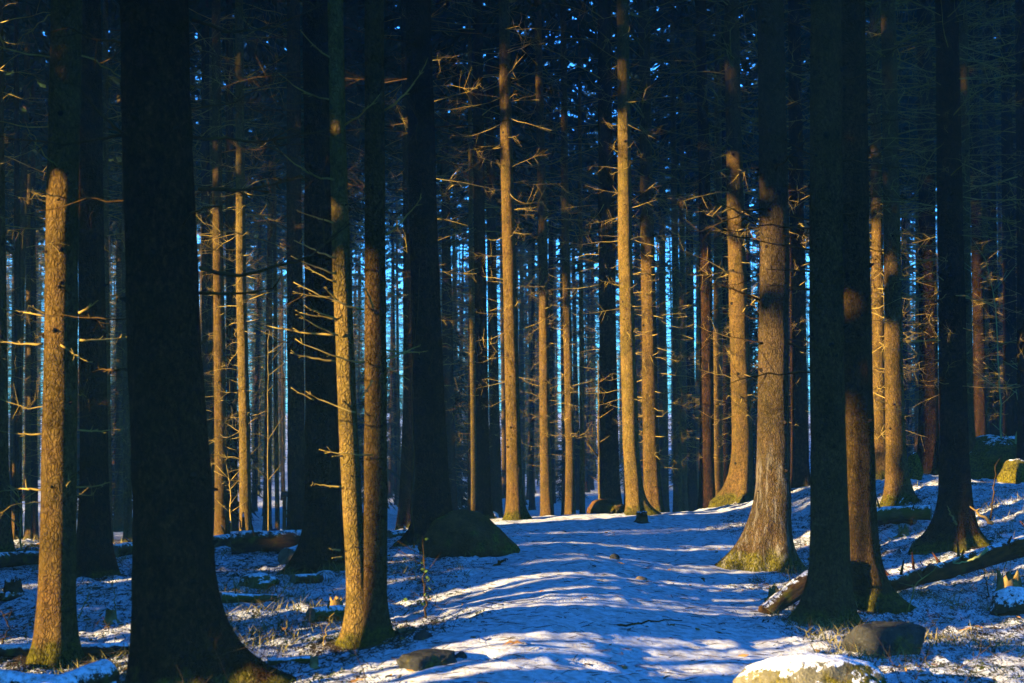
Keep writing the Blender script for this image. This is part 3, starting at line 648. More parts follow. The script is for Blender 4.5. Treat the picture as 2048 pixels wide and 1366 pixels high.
for k in range(14):                                            # young firs with green boughs low down, far back
    for _ in range(60):
        y = rng.uniform(38, 88); x = rng.uniform(-0.4, 0.4) * y
        if clear(x, y, 1.2): break
    placed.append((x, y)); h = rng.uniform(3.5, 8.5)
    t = empty('young_spruce', (x, y, gz(x, y))); tag(t, 'one of the low green young spruces far back among the hazy trunks', 'tree', 'young spruces far back')
    o = obj('crown', YOUNG[k % 3], t, (0, 0, 0.25)); o.scale = (1.2, 1.2, h / 4.2); o.rotation_euler.z = k
    obj('trunk', STD[k % 6][0], t).scale = (0.4, 0.4, h / 22)

FC = [crown_mb(450 + i, 10.5, 2.3, 1.1, 5, 7, 0.30, 0.35, 3).arrays() for i in range(2)]
FT, FB = MB(), MB()                                            # the wood goes on far behind, read as one mass
for k in range(460):
    y = rng.uniform(80, 150); x = rng.uniform(-0.44, 0.44) * y; z0 = gz(x, y); r = rng.uniform(.05, .13)
    FT.add(*tube(np.array([[x, y, z0 - .3], [x, y, z0 + 9], [x + rng.normal(0, .1), y, z0 + 20]]), [r * 1.2, r * .85, .03], 6, False))
    if k % 4 == 0: FB.merge(FC[k % 2], Matrix.Translation((x, y, z0 + rng.uniform(12.5, 16))) @ Matrix.Rotation(k, 4, 'Z'))
    m = 470; z = z0 + rng.uniform(.2, 15, m); a = rng.uniform(0, 6.28, m); l = rng.uniform(.3, 1.8, m)          # a lattice of dead twigs
    p = np.stack([np.full(m, x), np.full(m, y), z], -1); e = p + np.stack([np.cos(a) * l, np.sin(a) * l, rng.normal(-.05, .22, m) * l], -1); w = rng.uniform(.012, .026, m)[:, None] * [0, 0, 1.0]
    FB.add(np.stack([p - w, p + w, e], 1).reshape(-1, 3), None, np.arange(m * 3).reshape(-1, 3))
vt, qt, tt = FT.arrays(); vb, qb, tb = FB.arrays()
me = MB().add(vt, qt, tt).add(vb, qb, tb).mesh('distant_wood', [M_BARKD, M_NEEDLE], False)
me.polygons.foreach_set('material_index', np.concatenate([np.zeros(len(qt)), np.ones(len(qb)), np.ones(len(tb))]).astype(np.int32))
tag(obj('distant_wood', me), 'far wood of countless thin trunks fading into blue haze', kind='stuff')

# trees to the left of and behind the camera, all outside the picture: added, and placed to cast chosen shade
hs = np.array([math.sin(SUN_A), math.cos(SUN_A)]); pu = np.array([math.cos(SUN_A), -math.sin(SUN_A)]); TE = math.tan(SUN_E)
def us(u, s): p = hs * s + pu * u; return float(p[0]), float(p[1])
LCROWN = [crown_mb(400 + i, 12.5, 2.2, 0.70, 5, 8, 0.33, 0.35, 3).arrays() for i in range(3)]
LYOUNG = [crown_mb(420 + i, 4.2, 1.1, 0.28, 6, 7, 0.15, 0.25, 3).arrays() for i in range(2)]
WOOD_T, WOOD_C, WOOD_B = MB(), MB(), MB()
def shade_tree(x, y, r, zb, i, H, crown=1.0, nb=0):
    """one unseen spruce added to block light (trunk, dead branches, crown)"""
    rg = np.random.RandomState(900 + i); z0 = gz(x, y)
    zs = np.array([-0.3, 0.0, 0.4, 2.0, zb, H]); rr = r * np.array([1.6, 1.45, 1.15, 1.1, 0.95, 0.1])
    WOOD_T.add(*tube(np.stack([np.full(6, x), np.full(6, y), z0 + zs], -1), rr, 10, False))
    WOOD_C.merge(LCROWN[i % 3], Matrix.Translation((x, y, z0 + zb)) @ Matrix.Rotation(i * 2.4, 4, 'Z') @ Matrix.Diagonal((crown, crown, (H + 1 - zb) / 12.5, 1)))
    if nb:
        WOOD_B.merge(dead_branches(rg, lambda z: (0, 0), lambda z: r, 0.8, zb, nb, 0.4, 1.2), Matrix.Translation((x, y, z0)))
# crown shade begins at this height, carried back along the light (u = distance across the light)
CB = [(-40, 4.5), (-25, 5.8), (-22.2, 7.3), (-20.8, 6.8), (-19.8, 6.3), (-19.0, 7.6), (-17.2, 8.0), (-16.0, 8.1), (-14.7, 9.3), (-13.6, 7.2), (-12.7, 5.6), (-11.2, 6.6), (-10.3, 6.0), (-9.5, 3.9), (-8.4, 4.3), (-7, 3.1), (-4, 2.4)]
def vtop(u): return float(np.interp(u, [a for a, b in CB], [b for a, b in CB]))
rng = np.random.RandomState(6)
OCC = [(-18.22, .21), (-17.82, .21), (-15.8, .2), (-15.4, .21), (-15.0, .21), (-14.05, .21), (-13.65, .21), (-13.2, .22), (-12.27, .2), (-11.95, .22), (-11.52, .22), (-10.62, .16), (-10.38, .19),
       (-9.5, .18), (-9.86, .07), (-8.66, .035), (-8.93, .045), (-8.18, .185), (-7.84, .2), (-7.02, .06), (-7.36, .04), (-6.55, .16), (-5.55, .12), (-5.3, .25), (-4.8, .25), (-4.2, .3), (-19.5, .19), (-19.15, .19), (-20.66, .19), (-20.3, .17), (-21.38, .13), (-22.75, .2), (-23.1, .15),
       (-23.6, .22), (-24.0, .2), (-24.4, .22), (-24.8, .2), (-25.2, .22), (-25.7, .25), (-26.2, .25), (-26.8, .25), (-27.4, .25), (-28, .25)]
for i, (u, r) in enumerate(OCC):  # added trunks, each set across the light to cast a shadow band
    for s in np.arange(-2.5, -30, -0.35):
        x, y = us(u, s)
        if x < -0.41 * y - 1.5 and clear(x, y, 0.95): break
    placed.append((x, y)); sd = x * hs[0] + y * hs[1]; zb = max(3.2, vtop(u) - sd * TE)
    shade_tree(x, y, r, zb, i, max(16, zb + 12), 0.6 if u > -10 else 0.65, 45)
for i in range(30):                                            # a second added belt, higher crowns shading above the first
    u = -3.5 - i * 0.85; s = -15 - rng.uniform(0, 6)
    u = min((a for a, b in OCC if b > 0.12), key=lambda a: abs(a - u))      # stands behind a trunk already there
    x, y = us(u, s); sd = x * hs[0] + y * hs[1]; zb = vtop(u) + 0.5 - sd * TE
    if not clear(x, y, 0.8): continue
    placed.append((x, y)); shade_tree(x, y, 0.12, zb, i + 50, zb + 13, 1.05)
for i in range(25):                                            # and a third, higher again, added to stop sun leaking through
    u = min((a for a, b in OCC if b > 0.12), key=lambda a: abs(a + 3.0 + i * 1.0)); s = -23 - rng.uniform(0, 5); x, y = us(u, s); sd = x * hs[0] + y * hs[1]; zb = vtop(u) + 1.6 - sd * TE
    placed.append((x, y)); shade_tree(x, y, 0.045, zb, i + 260, zb + 13, 1.1)
for (u, s0, dv) in ((-9.35, -12.0, 0.9), (-8.95, -20.5, 1.2), (-8.55, -13.5, 0.9)):      # three more crowns added to cut off the nearest light
    x, y = us(u - 0.25, s0); placed.append((x, y)); zb = vtop(u) + dv - s0 * TE; shade_tree(x, y, 0.02, zb, int(-u * 10), zb + 12, 0.8)
for i in range(78):                                            # low branched rows at the left, added to keep sun off the distance
    u = -26.8 - (i // 2) * 0.95 - 0.47 * (i % 2)
    for s in np.arange(14, -40, -0.5):
        x, y = us(u, s - 4.5 * (i % 2))
        if x < -0.43 * y - 2.6 and clear(x, y, 0.7): break
    placed.append((x, y)); shade_tree(x, y, rng.uniform(.1, .17), rng.uniform(2.2, 3.6), i + 400, rng.uniform(20, 23), 1.0)
for i in range(58):                                            # the wood farther on at the left, on the right and behind, low crowns added to block skylight
    ok = False
    for _ in range(120):
        c = rng.rand()
        if c < 0.15: y = rng.uniform(22, 88); x = -0.44 * y - rng.uniform(1.5, 24)
        elif c < 0.55: y = rng.uniform(3, 80); x = 0.44 * y + rng.uniform(1.5, 12)
        else: y = rng.uniform(-22, -2.5); x = rng.uniform(-5, 18)
        u = x * pu[0] + y * pu[1]; s = x * hs[0] + y * hs[1]
        if s < 6 and -26.5 < u < -3: continue
        if abs(path_t(np.array([x]), np.array([y]))[0]) < 1.8 and y < 25: continue
        if clear(x, y, 2.0): ok = True; break
    if not ok: continue
    placed.append((x, y)); left = x < 0 and y > 15
    shade_tree(x, y, rng.uniform(.1, .2), rng.uniform(3.0, 5.5) if left else rng.uniform(2.0, 5.0), i + 90, rng.uniform(17, 22), 1.15 if left else 0.95)
def low_shade_spruce(u, s, h, sc):  # unseen young spruce added to shade the ground
    x, y = us(u, s); placed.append((x, y))
    WOOD_C.merge(LYOUNG[int(h * 10) % 2], Matrix.Translation((x, y, gz(x, y) + .1)) @ Matrix.Diagonal((sc, sc, h / 4.2, 1)))
for i, (u, h, sc) in enumerate(((-15.9, 5.2, .5), (-15.5, 5.8, .55), (-15.1, 6, .55), (-14.7, 5.2, .5), (-14.4, 5.0, .45), (-14.0, 6, .55), (-13.6, 6, .5), (-13.3, 6, .45), (-12.25, 5.5, .4), (-11.9, 6, .5), (-11.6, 5.5, .4),
                              (-10.7, 4.6, .3), (-11.08, 3.5, .34), (-10.4, 5, .36), (-9.55, 4.4, .34), (-18.3, 5, .4), (-17.9, 5, .4), (-16.35, 3.0, .4))):       # a thicket of young spruces added to shade path and floor
    low_shade_spruce(u, -5.5 - (i * 1.37) % 3.5, h, sc)
for i, u in enumerate(np.arange(-16.2, -10.6, 0.42)): low_shade_spruce(float(u), -3.2 - (i * 1.1) % 2.2, 2.3 + 0.25 * (i % 3), 0.62)  # low row added to keep sun off the floor at left
vt, qt, tt = WOOD_T.arrays(); vb, qb, tb = WOOD_B.arrays(); vc, qc, tc_ = WOOD_C.arrays()
wm = MB().add(vt, qt, tt).add(vb, qb, tb).add(vc, qc, tc_); me = wm.mesh('added_shade_wood', [M_BARKD, M_TWIG, M_NEEDLE], False)
mi = np.concatenate([np.full(len(qt), 0), np.full(len(qb), 1), np.full(len(qc), 2), np.full(len(tt), 0), np.full(len(tb), 1), np.full(len(tc_), 2)]).astype(np.int32)
me.polygons.foreach_set('material_index', mi)
tag(obj('added_shade_wood', me), 'unseen spruces added around the view to cast its shade', kind='stuff')

# ------------------------------------------------------------------ boulders
from mathutils import noise as mnoise
import bmesh
def boulder(label, px, py, wpx, hpx, d=None, mat=None, seed=1, depth=0.9, flat=0.0, tilt=0.0, sink=0.25, group=None, sub=5, facet=0.25, cat='rock', name='boulder', dome=0.0, top=None):
    """a rock whose visible foot centre is at photo pixel (px, py); wpx, hpx = its size in photo pixels"""
    p = hit(px, py) if d is None else at(px, py, d)
    if d is not None: p.z = gz(p.x, p.y)
    k = p.y / FPX; W = wpx * k / 2; Hh = hpx * k
    bm = bmesh.new(); bmesh.ops.create_icosphere(bm, subdivisions=sub, radius=1)
    rg = np.random.RandomState(seed); pl = [(Vector(rg.normal(0, 1, 3)).normalized(), rg.uniform(0.72, 0.95)) for _ in range(8)]
    for v in bm.verts:
        c = v.co.copy()
        for nrm, h in pl:                                         # knock flats into it
            dd = c.dot(nrm) - h
            if dd > 0: c -= nrm * dd * (0.55 + facet)
        if top is not None and c.z > top: c.z = top + (c.z - top) * 0.15
        c *= 1 + 0.13 * mnoise.noise(c * 1.6 + Vector((seed, 0, 0))) + 0.05 * mnoise.noise(c * 4.5 + Vector((0, seed, 0))) + 0.018 * mnoise.noise(c * 13)
        c.z = (c.z + sink) / (1 + sink) * Hh * (1 + dome * (0.08 - 0.25 * c.x * c.x)) if c.z > -sink else (c.z + sink) * Hh * 0.4
        c.x = c.x * W + tilt * c.z; c.y = c.y * W * depth
        v.co = c
    me = bpy.data.meshes.new(name); bm.to_mesh(me); bm.free(); me.materials.append(mat)
    me.polygons.foreach_set('use_smooth', np.ones(len(me.polygons), bool))
    o = obj(name, me); o.location = p + Vector((0, W * depth * 0.75, -0.02)); tag(o, label, cat, group); return o
boulder('dark domed boulder with moss and a thread of snow beside the path', 938, 1112, 194, 80, mat=M_ROCKM, seed=33, depth=0.65, tilt=-0.25, dome=1.9)
boulder('big sunlit boulder draped in gold green moss at the right edge', 2030, 1004, 200, 96, d=20.1, mat=M_ROCKG, seed=5, depth=0.8)
boulder('lower mossy lump leaning against the big boulder at the right edge', 2042, 1012, 74, 52, d=19.2, mat=M_ROCKG, seed=8, depth=0.8)
boulder('dark grey bare angular boulder below the close pair of trunks', 1782, 1312, 175, 88, mat=M_ROCK, seed=11, depth=0.6, facet=0.2, top=0.62)
boulder('large snow dusted sunlit boulder at the bottom of the picture', 1645, 1420, 330, 112, d=8.0, mat=M_ROCKS, seed=14, depth=0.6, sink=0.4)
boulder('low dark rock at the left verge of the path', 852, 1338, 128, 50, mat=M_ROCK, seed=41, depth=0.9, facet=.45, top=0.5)
boulder('fist sized dark stone right of the low dark rock', 920, 1316, 28, 18, mat=M_ROCK, seed=18, sub=4)
boulder('small dark stone half sunk in snow by the twin stemmed tree', 845, 1282, 40, 22, mat=M_ROCK, seed=19, sub=4)
boulder('pale snow dusted rock on the crest behind the trunks', 968, 1034, 95, 30, d=21.8, mat=M_ROCKS, seed=20, depth=0.7)
boulder('rounded mossy boulder peeking out behind the half lit spruce', 1832, 985, 34, 56, d=19.2, mat=M_ROCKG, seed=23)
boulder('small yellowish stone lying in the light streak on the path', 1283, 1160, 26, 10, mat=M_CUT, seed=24, sub=3)
boulder('dark clump of turf in the middle of the path', 1229, 1118, 22, 14, mat=M_ROCK, seed=25, sub=3)
boulder('small dark pebble right of the path middle', 1406, 1160, 10, 8, mat=M_ROCK, seed=26, sub=3)
boulder('snow covered hummock at the right edge near the broken stump', 2050, 1225, 120, 50, mat=M_LOGS, seed=27, depth=.8, cat='hummock', name='hummock')
boulder('dark mossy hummock in the snow behind the thickest trunk', 512, 1176, 80, 30, mat=M_LOGM, seed=28, depth=.8, cat='hummock', name='hummock')
boulder('mossy root mound left of the leaning sunlit spruce on the crest', 1215, 1030, 80, 36, d=20.8, mat=M_ROCKM, seed=29, depth=.7, cat='hummock', name='hummock')

# ------------------------------------------------------------------ logs
def log(label, a, b, wa, wb, mat, seed=1, da=None, db=None, lift=(0, 0), cut=True, stubs=3, group=None, bend=0.03):
    """a fallen log from photo pixel a to b (its underside); wa, wb = thickness in photo pixels"""
    pa = hit(*a) if da is None else at(*a, da); pb = hit(*b) if db is None else at(*b, db)
    ra, rb = wa * pa.y / FPX / 2, wb * pb.y / FPX / 2
    if da is None: pa.z += ra * 0.8
    if db is None: pb.z += rb * 0.8
    pa.z += lift[0]; pb.z += lift[1]
    rg = np.random.RandomState(seed); L = (pb - pa).length; n = max(8, int(L / 0.06)); na = 20
    t = empty('log', pa); tag(t, label, 'log', group)
    q = (pb - pa).to_track_quat('X', 'Z'); t.rotation_mode = 'QUATERNION'; t.rotation_quaternion = q
    s = np.linspace(0, 1, n); P = np.stack([s * L, bend * L * np.sin(s * 3.1) * rg.uniform(-1, 1), 0.3 * bend * L * np.sin(s * 4 + seed)], -1)
    th = np.arange(na) * 2 * math.pi / na; r = ra + (rb - ra) * s
    prof = r[:, None] * (1 + (0.10 if cut else 0.24) * vnoise(np.cos(th)[None] * 2 + s[:, None] * 0, np.sin(th)[None] * 2 + s[:, None] * 0, s[:, None] * L * 5 + seed, seed)
                         + (0.06 if cut else 0.16) * vnoise(np.cos(th)[None] * 7 + s[:, None] * 0, np.sin(th)[None] * 7 + s[:, None] * 0, s[:, None] * L * 18, seed + 1))
    v, Q_, T_ = tube(P, r, na, False, prof)
    mb = MB().add(v, Q_)
    for k in range(stubs):
        i = rg.randint(2, n - 2); a_ = rg.uniform(0.2, 2.9); dv = np.array([rg.uniform(-.3, .5), math.cos(a_), math.sin(a_)]); l = r[i] * rg.uniform(.8, 2.2)
        mb.add(*tube(np.stack([P[i] + dv * r[i] * .7, P[i] + dv * (r[i] + l * .5), P[i] + dv * (r[i] + l)]), [r[i] * .2, r[i] * .14, r[i] * .07], 5))
    obj('bark', mb.mesh('log_bark', mat), t)
    for e, sg in ((0, -1), (n - 1, 1)):                            # cut faces
        ring = v[e * na:(e + 1) * na]; c = ring.mean(0) + np.array([sg * 0.004, 0, 0])
        vv = np.vstack([ring + [sg * .002, 0, 0], ring * 0.5 + c * 0.5 + [sg * .003, 0, 0], c])
        tt_ = [(i, (i + 1) % na, na + (i + 1) % na) for i in range(na)] + [(i, na + (i + 1) % na, na + i) for i in range(na)] + [(na + i, na + (i + 1) % na, 2 * na) for i in range(na)]
        obj('cut_end', MB().add(vv, None, tt_).mesh('cut_end', M_CUT if cut else mat, False), t)
    return t
log('short cut log with snow on top behind the thickest trunk', (462, 1108), (618, 1098), 46, 40, M_LOG, 1, stubs=2)
log('thin dark log end lying behind the left end of the cut log', (424, 1096), (470, 1090), 26, 26, M_LOG, 2)
log('round log end poking out in front of the cut log', (572, 1128), (624, 1108), 34, 30, M_LOG, 3, stubs=0)
log('rusty barked log with snowy top left of the mossy boulder', (778, 1078), (842, 1076), 36, 34, M_LOG, 4, da=17.2, db=17.4)
log('snowy log crossing the left edge behind the leftmost sunlit trunk', (-30, 1138), (84, 1126), 32, 26, M_LOG, 5)
log('log with snow crust right of the dark trunk at left', (228, 1114), (290, 1104), 26, 24, M_LOG, 6)
log('thick snow covered log across the bottom left corner', (-40, 1378), (228, 1392), 78, 66, M_LOGS, 7, da=7.7, db=7.9, stubs=0)
log('second snow covered log lying against the bottom left one', (70, 1402), (214, 1348), 58, 62, M_LOGS, 8, da=7.4, db=7.95, stubs=0)
log('slim snow topped log behind the foot of the leftmost sunlit trunk', (-40, 1312), (266, 1306), 26, 24, M_LOGS, 9, stubs=4)
log('long fallen trunk with broken bark slanting up to the right edge', (1768, 1172), (2110, 1080), 34, 38, M_LOGP, 10, da=12.6, db=13.6, lift=(0.02, 0.0), stubs=14, bend=0.04, cut=False)
log('mossy log with a sunlit end below the half lit spruce', (1738, 1026), (1862, 1026), 24, 30, M_LOGM, 11, da=16.9, db=16.6)
log('dark log leaning on the left side of the close pair', (1528, 1222), (1664, 1130), 34, 40, M_LOG, 12, da=11.5, db=11.9, stubs=1, cut=False)
log('short orange lit pole propped up behind the resin streaked spruce', (1588, 1004), (1652, 968), 14, 10, M_LOGP, 13, da=20.5, db=21.0, stubs=1)
log('mossy log with snow left of the twin stemmed foot', (622, 1244), (722, 1236), 30, 32, M_LOGM, 14, stubs=2)
log('sunlit mossy log in the snow right of the thickest trunk', (440, 1206), (552, 1204), 22, 16, M_LOGM, 15, stubs=3)
log('half buried mossy stick log near the root of the thickest trunk', (536, 1330), (622, 1326), 16, 14, M_LOGM, 16, stubs=1)
log('thin log lying left of the black spruce beside the cut log', (586, 1166), (640, 1166), 20, 18, M_LOG, 17, stubs=1)
log('dark low log in the snow between the half lit spruce and the long root', (1740, 1052), (1830, 1048), 22, 16, M_LOG, 18, stubs=2)

# ------------------------------------------------------------------ stumps: jagged, broken
def stump(label, px, py, wpx, hpx, mat=M_WOOD, seed=1, d=None, jag=0.6):
    p = hit(px, py) if d is None else at(px, py, d)
    if d is not None: p.z = gz(p.x, p.y)
    k = p.y / FPX; r0 = wpx * k / 2; h = hpx * k; na = 26; rg = np.random.RandomState(seed)
    t = empty('stump', p); tag(t, label, 'stump')
    th = np.arange(na) * 2 * math.pi / na; top = h * (1 - jag * np.abs(vnoise(np.cos(th) * 2.2 + seed, np.sin(th) * 2.2, 0.3, seed)) - 0.25 * jag * rg.rand(na))
    V = []
    for f in (-0.3, 0.0, 0.12, 0.3, 0.55, 0.8, 1.0):
        rr = r0 * (0.72 + 0.5 * math.exp(-max(f, 0) * 6) ) * (1 + 0.10 * np.cos(5 * th + seed) * math.exp(-max(0, f) * 3) + 0.12 * vnoise(np.cos(th) * 5, np.sin(th) * 5, f * 2, seed))
        V.append(np.stack([rr * np.cos(th), rr * np.sin(th), top * f], -1))
    V.append(V[-1] * [0.7, 0.7, 0.75]); V.append(V[-1] * [0.05, 0.05, 0.6])
    V = np.array(V); kk = len(V); i = np.arange(kk - 1)[:, None] * na; j = np.arange(na)[None]; jn = (j + 1) % na
    Q_ = np.stack([i + j, i + jn, i + na + jn, i + na + j], -1).reshape(-1, 4)
    obj('broken_wood', MB().add(V.reshape(-1, 3), Q_).mesh('stump', mat), t)
    mb = MB()
    for kx in range(5):
        a = rg.uniform(0, 6.28); p1 = np.array([math.cos(a) * r0 * .8, math.sin(a) * r0 * .8, h * .1]); p2 = np.array([math.cos(a) * r0 * 1.9, math.sin(a) * r0 * 1.9, -0.02])
        mb.add(*tube(np.stack([p1, (p1 + p2) / 2 + [0, 0, -.01], p2]), [r0 * .3, r0 * .2, r0 * .08], 7))
    tag(obj('roots', mb.mesh('roots', M_LOGM), t), kind='stuff'); return t
stump('broken yellow sunlit stump between the leftmost trunk and the thickest one', 222, 1246, 30, 30, seed=1)
stump('rotten reddish brown stump at the right edge of the picture', 2018, 1192, 60, 56, M_WOOD, 2, jag=.8)
stump('tiny dark snow edged stump on the crest before the leaning sunlit spruce', 1284, 1036, 30, 24, M_LOG, 3, d=19.4, jag=.3)
stump('dark snowy stump at the left edge behind the leftmost trunk', 26, 1190, 46, 38, M_LOG, 4, jag=.35)
stump('small yellow splintered stump near the root of the thickest trunk', 628, 1334, 22, 26, M_WOOD, 5, jag=.8)
stump('splintered orange stump behind the close pair', 1807, 1040, 26, 30, M_WOOD, 6, d=16.3, jag=.9)
stump('splintered stump in the snow just left of the twin stemmed foot', 672, 1220, 34, 30, M_WOOD, 7, jag=.9)
stump('torn brown root stub in front of the leaning dark log', 1552, 1202, 38, 30, M_WOOD, 8, jag=.7)

# ------------------------------------------------------------------ saplings, shoots and sticks
def stem(name, label, cat, pts, r0, mat, d, twigs=6, tl=0.25, group=None, seed=1, leaves=0, leafmat=None, lean=0.0, on_ground=True):
    """a thin upright stem through photo pixels, base first"""
    p0 = hit(*pts[0]) if d is None else at(*pts[0], d); d = p0.y
    if on_ground: p0.z = gz(p0.x, p0.y) - 0.01
    rg = np.random.RandomState(seed); t = empty(name, p0); tag(t, label, cat, group)
    P = np.array([[0, 0, 0]] + [list(at(*q, d + lean * i) - p0) for i, q in enumerate(pts[1:], 1)], float)
    n = 14; u = np.linspace(0, len(P) - 1, n); P = np.stack([np.interp(u, np.arange(len(P)), P[:, i]) for i in range(3)], -1)
    P[1:] += rg.normal(0, 0.006, (n - 1, 3)); f = np.linspace(0, 1, n)
    obj('stem', MB().add(*tube(P, r0 * (1 - .65 * f), 6)).mesh('stem', mat), t)
    if twigs:
        mb = MB()
        for k in range(twigs):
            i = rg.randint(3, n); a = rg.uniform(0, 6.28); l = tl * rg.uniform(.4, 1.2); dv = np.array([math.cos(a), math.sin(a) * .6, rg.uniform(.2, 1.1)]); dv /= np.linalg.norm(dv)
            mb.add(*tube(np.stack([P[i], P[i] + dv * l * .5, P[i] + dv * l + [0, 0, .03 * l]]), np.array([.4, .3, .15]) * r0, 4))
        tag(obj('twigs', mb.mesh('twigs', mat), t), kind='stuff')
    for k in range(leaves):
        i = rg.randint(4, n); c = P[i] + rg.normal(0, .05, 3); a = rg.normal(0, 1, 3); a /= np.linalg.norm(a); b_ = np.cross(a, rg.normal(0, 1, 3)); b_ /= np.linalg.norm(b_)
        l, w = .036, .015; m_ = np.cross(a, b_) * .006
        vv = [c, c + a * l * .5 + b_ * w, c + a * l, c + a * l * .5 - b_ * w, c + a * l * .5 + m_]
        obj('leaf', MB().add(vv, None, [(0, 1, 4), (1, 2, 4), (2, 3, 4), (3, 0, 4)]).mesh('leaf', leafmat or M_GREEN), t)
    return t
SG = 'thin shoots and dead sticks on the forest floor'
stem('sapling', 'tall yellow green sapling growing from the mossy boulder at right', 'sapling', [(2003, 930), (2000, 800), (1996, 700), (1988, 590), (1972, 520)], .014, M_SAP, 20.3, 14, .5, seed=1, on_ground=False)
stem('sapling', 'leaning yellow green sapling at the right edge above the mossy boulder', 'sapling', [(2021, 922), (2034, 870), (2044, 800), (2060, 700)], .017, M_SAP, 20.2, 6, .5, seed=2, on_ground=False)
stem('sapling', 'thin crooked sapling hugging the black trunk by the mossy boulder', 'sapling', [(828, 1090), (823, 1000), (828, 900), (822, 780), (834, 640), (842, 500)], .012, M_TWIGD, 15.4, 6, .35, seed=3)
stem('sapling', 'straight pale thin stem left of the tan spruce by the blue plank', 'sapling', [(537, 1052), (536, 900), (535, 760), (538, 660)], .011, M_TWIG, 24, 10, .5, seed=4)
stem('sapling', 'thin lit snag with mossy foot before the broad dark spruce on the crest', 'sapling', [(1199, 1008), (1198, 930), (1197, 820), (1196, 720)], .024, M_BARKY, 21.5, 8, .3, seed=5)
stem('shrub', 'pale bare forked shrub in front of the rusty spruce', 'shrub', [(464, 1072), (460, 1020), (461, 990), (458, 955)], .012, M_TWIG, 19.5, 9, .3, seed=6)
stem('shrub', 'bare upright shrub near the left edge by the snowy log', 'shrub', [(42, 1102), (40, 1060), (46, 1020), (36, 985)], .012, M_TWIG, 15.5, 12, .35, seed=7)
stem('seedling', 'leafy green seedling on a dark stem left of the path', 'plant', [(852, 1238), (851, 1200), (848, 1160), (846, 1110)], .009, M_TWIGD, None, 7, .22, seed=8, leaves=16)
stem('seedling', 'thin reddish shoot with few leaves behind the leafy green seedling', 'plant', [(830, 1160), (832, 1130), (828, 1090)], .005, M_TWIG, None, 4, .15, seed=9, leaves=6, leafmat=M_LEAF)
stem('stick', 'dark stick leaning up from the left part of the cut log', 'stick', [(508, 1072), (502, 1040), (493, 1008)], .010, M_TWIGD, 15.2, 1, .1, SG, 10, on_ground=False)
stem('stick', 'dark stick sloping right above the cut log, near the notice board', 'stick', [(592, 1062), (580, 1035), (564, 1004)], .010, M_TWIGD, 15.2, 2, .1, SG, 11, on_ground=False)
stem('stick', 'slanting dark branch in front of the rusty spruce foot', 'stick', [(490, 1066), (470, 1030), (436, 980)], .010, M_TWIGD, 15.6, 2, .1, SG, 12, on_ground=False)
stem('stick', 'pale shoot sticking up right of the leftmost trunk foot', 'stick', [(156, 1240), (170, 1205), (183, 1170)], .006, M_TWIG, None, 0, .1, SG, 13)
stem('stick', 'bent pale shoot rising from the yellow stump', 'stick', [(228, 1218), (231, 1190), (222, 1160), (219, 1148)], .005, M_TWIG, None, 1, .1, SG, 14)
stem('stick', 'light stick leaning from the root of the black spruce', 'stick', [(552, 1206), (570, 1175), (598, 1140)], .006, M_TWIG, None, 1, .1, SG, 15)
stem('stick', 'thin pale stalk left of the twin stemmed foot', 'stick', [(646, 1298), (650, 1265), (668, 1222)], .004, M_TWIG, None, 0, .1, SG, 16)
stem('stick', 'long pinkish stalk bending over below the fallen trunk', 'stick', [(1812, 1228), (1832, 1170), (1872, 1135), (1884, 1100)], .006, M_TWIG, None, 3, .12, SG, 17)
stem('stick', 'pale slanting stalk above the rotten stump', 'stick', [(2008, 1140), (2016, 1110), (2030, 1060)], .006, M_TWIG, None, 1, .12, SG, 18)
stem('stick', 'dark upright shoot between the fallen trunk and the rotten stump', 'stick', [(1978, 1196), (1970, 1150), (1960, 1110)], .007, M_TWIGD, None, 4, .2, SG, 19)
stem('stick', 'upright stick before the wide rooted black spruce', 'stick', [(1912, 1050), (1906, 1035), (1893, 1012)], .012, M_WOOD, 13.4, 0, .1, SG, 20, on_ground=False)
stem('stick', 'broken gold ended branch right of the wide rooted black spruce', 'stick', [(1985, 1048), (1965, 1032), (1940, 1013)], .022, M_WOOD, 14.4, 1, .1, SG, 21, on_ground=False)
stem('stick', 'dark upright stick by the mossy boulder at right', 'stick', [(1980, 1040), (1986, 990), (1990, 930)], .012, M_TWIGD, None, 2, .15, SG, 22)
stem('stick', 'curved mossy branch hanging off the fallen trunk', 'stick', [(1975, 1096), (1950, 1118), (1910, 1127)], .016, M_SAP, 12.7, 5, .12, SG, 23, on_ground=False)
stem('stick', 'pale thin shoot before the leaning dark log', 'stick', [(1582, 1166), (1577, 1150), (1572, 1136)], .004, M_TWIG, 12.5, 0, .1, SG, 24, on_ground=False)
stem('stick', 'long straight dark stick lying across the path', 'stick', [(1222, 1248), (1290, 1245), (1364, 1241)], .010, M_TWIGD, None, 1, .05, SG, 25)
stem('stick', 'dark bark strip lying at the left verge of the path', 'stick', [(988, 1132), (1000, 1125), (1014, 1118)], .022, M_TWIGD, None, 0, .05, SG, 26)
stem('stick', 'bare branch lying behind the leftmost trunk foot', 'stick', [(150, 1262), (210, 1282), (264, 1296)], .010, M_TWIGD, None, 8, .25, SG, 27)
stem('stick', 'dark bent branch in the snow before the slim log at left', 'stick', [(2, 1290), (20, 1255), (2, 1222)], .008, M_TWIGD, None, 4, .2, SG, 28)
for i, (x, y) in enumerate(((1020, 1292), (1034, 1292))):
    p = hit(x, y); l = .05
    tag(obj('leaf', MB().add([(-l, 0, .0), (0, -.028, .022), (l, 0, .012), (0, .028, .03), (0, 0, .035)], None, [(0, 1, 4), (1, 2, 4), (2, 3, 4), (3, 0, 4)]).mesh('dry_leaf', M_LEAF), None, p),
        ('bright orange fallen leaf in the front light streak of the path', 'smaller orange fallen leaf touching the bright one on the path')[i], 'leaf')

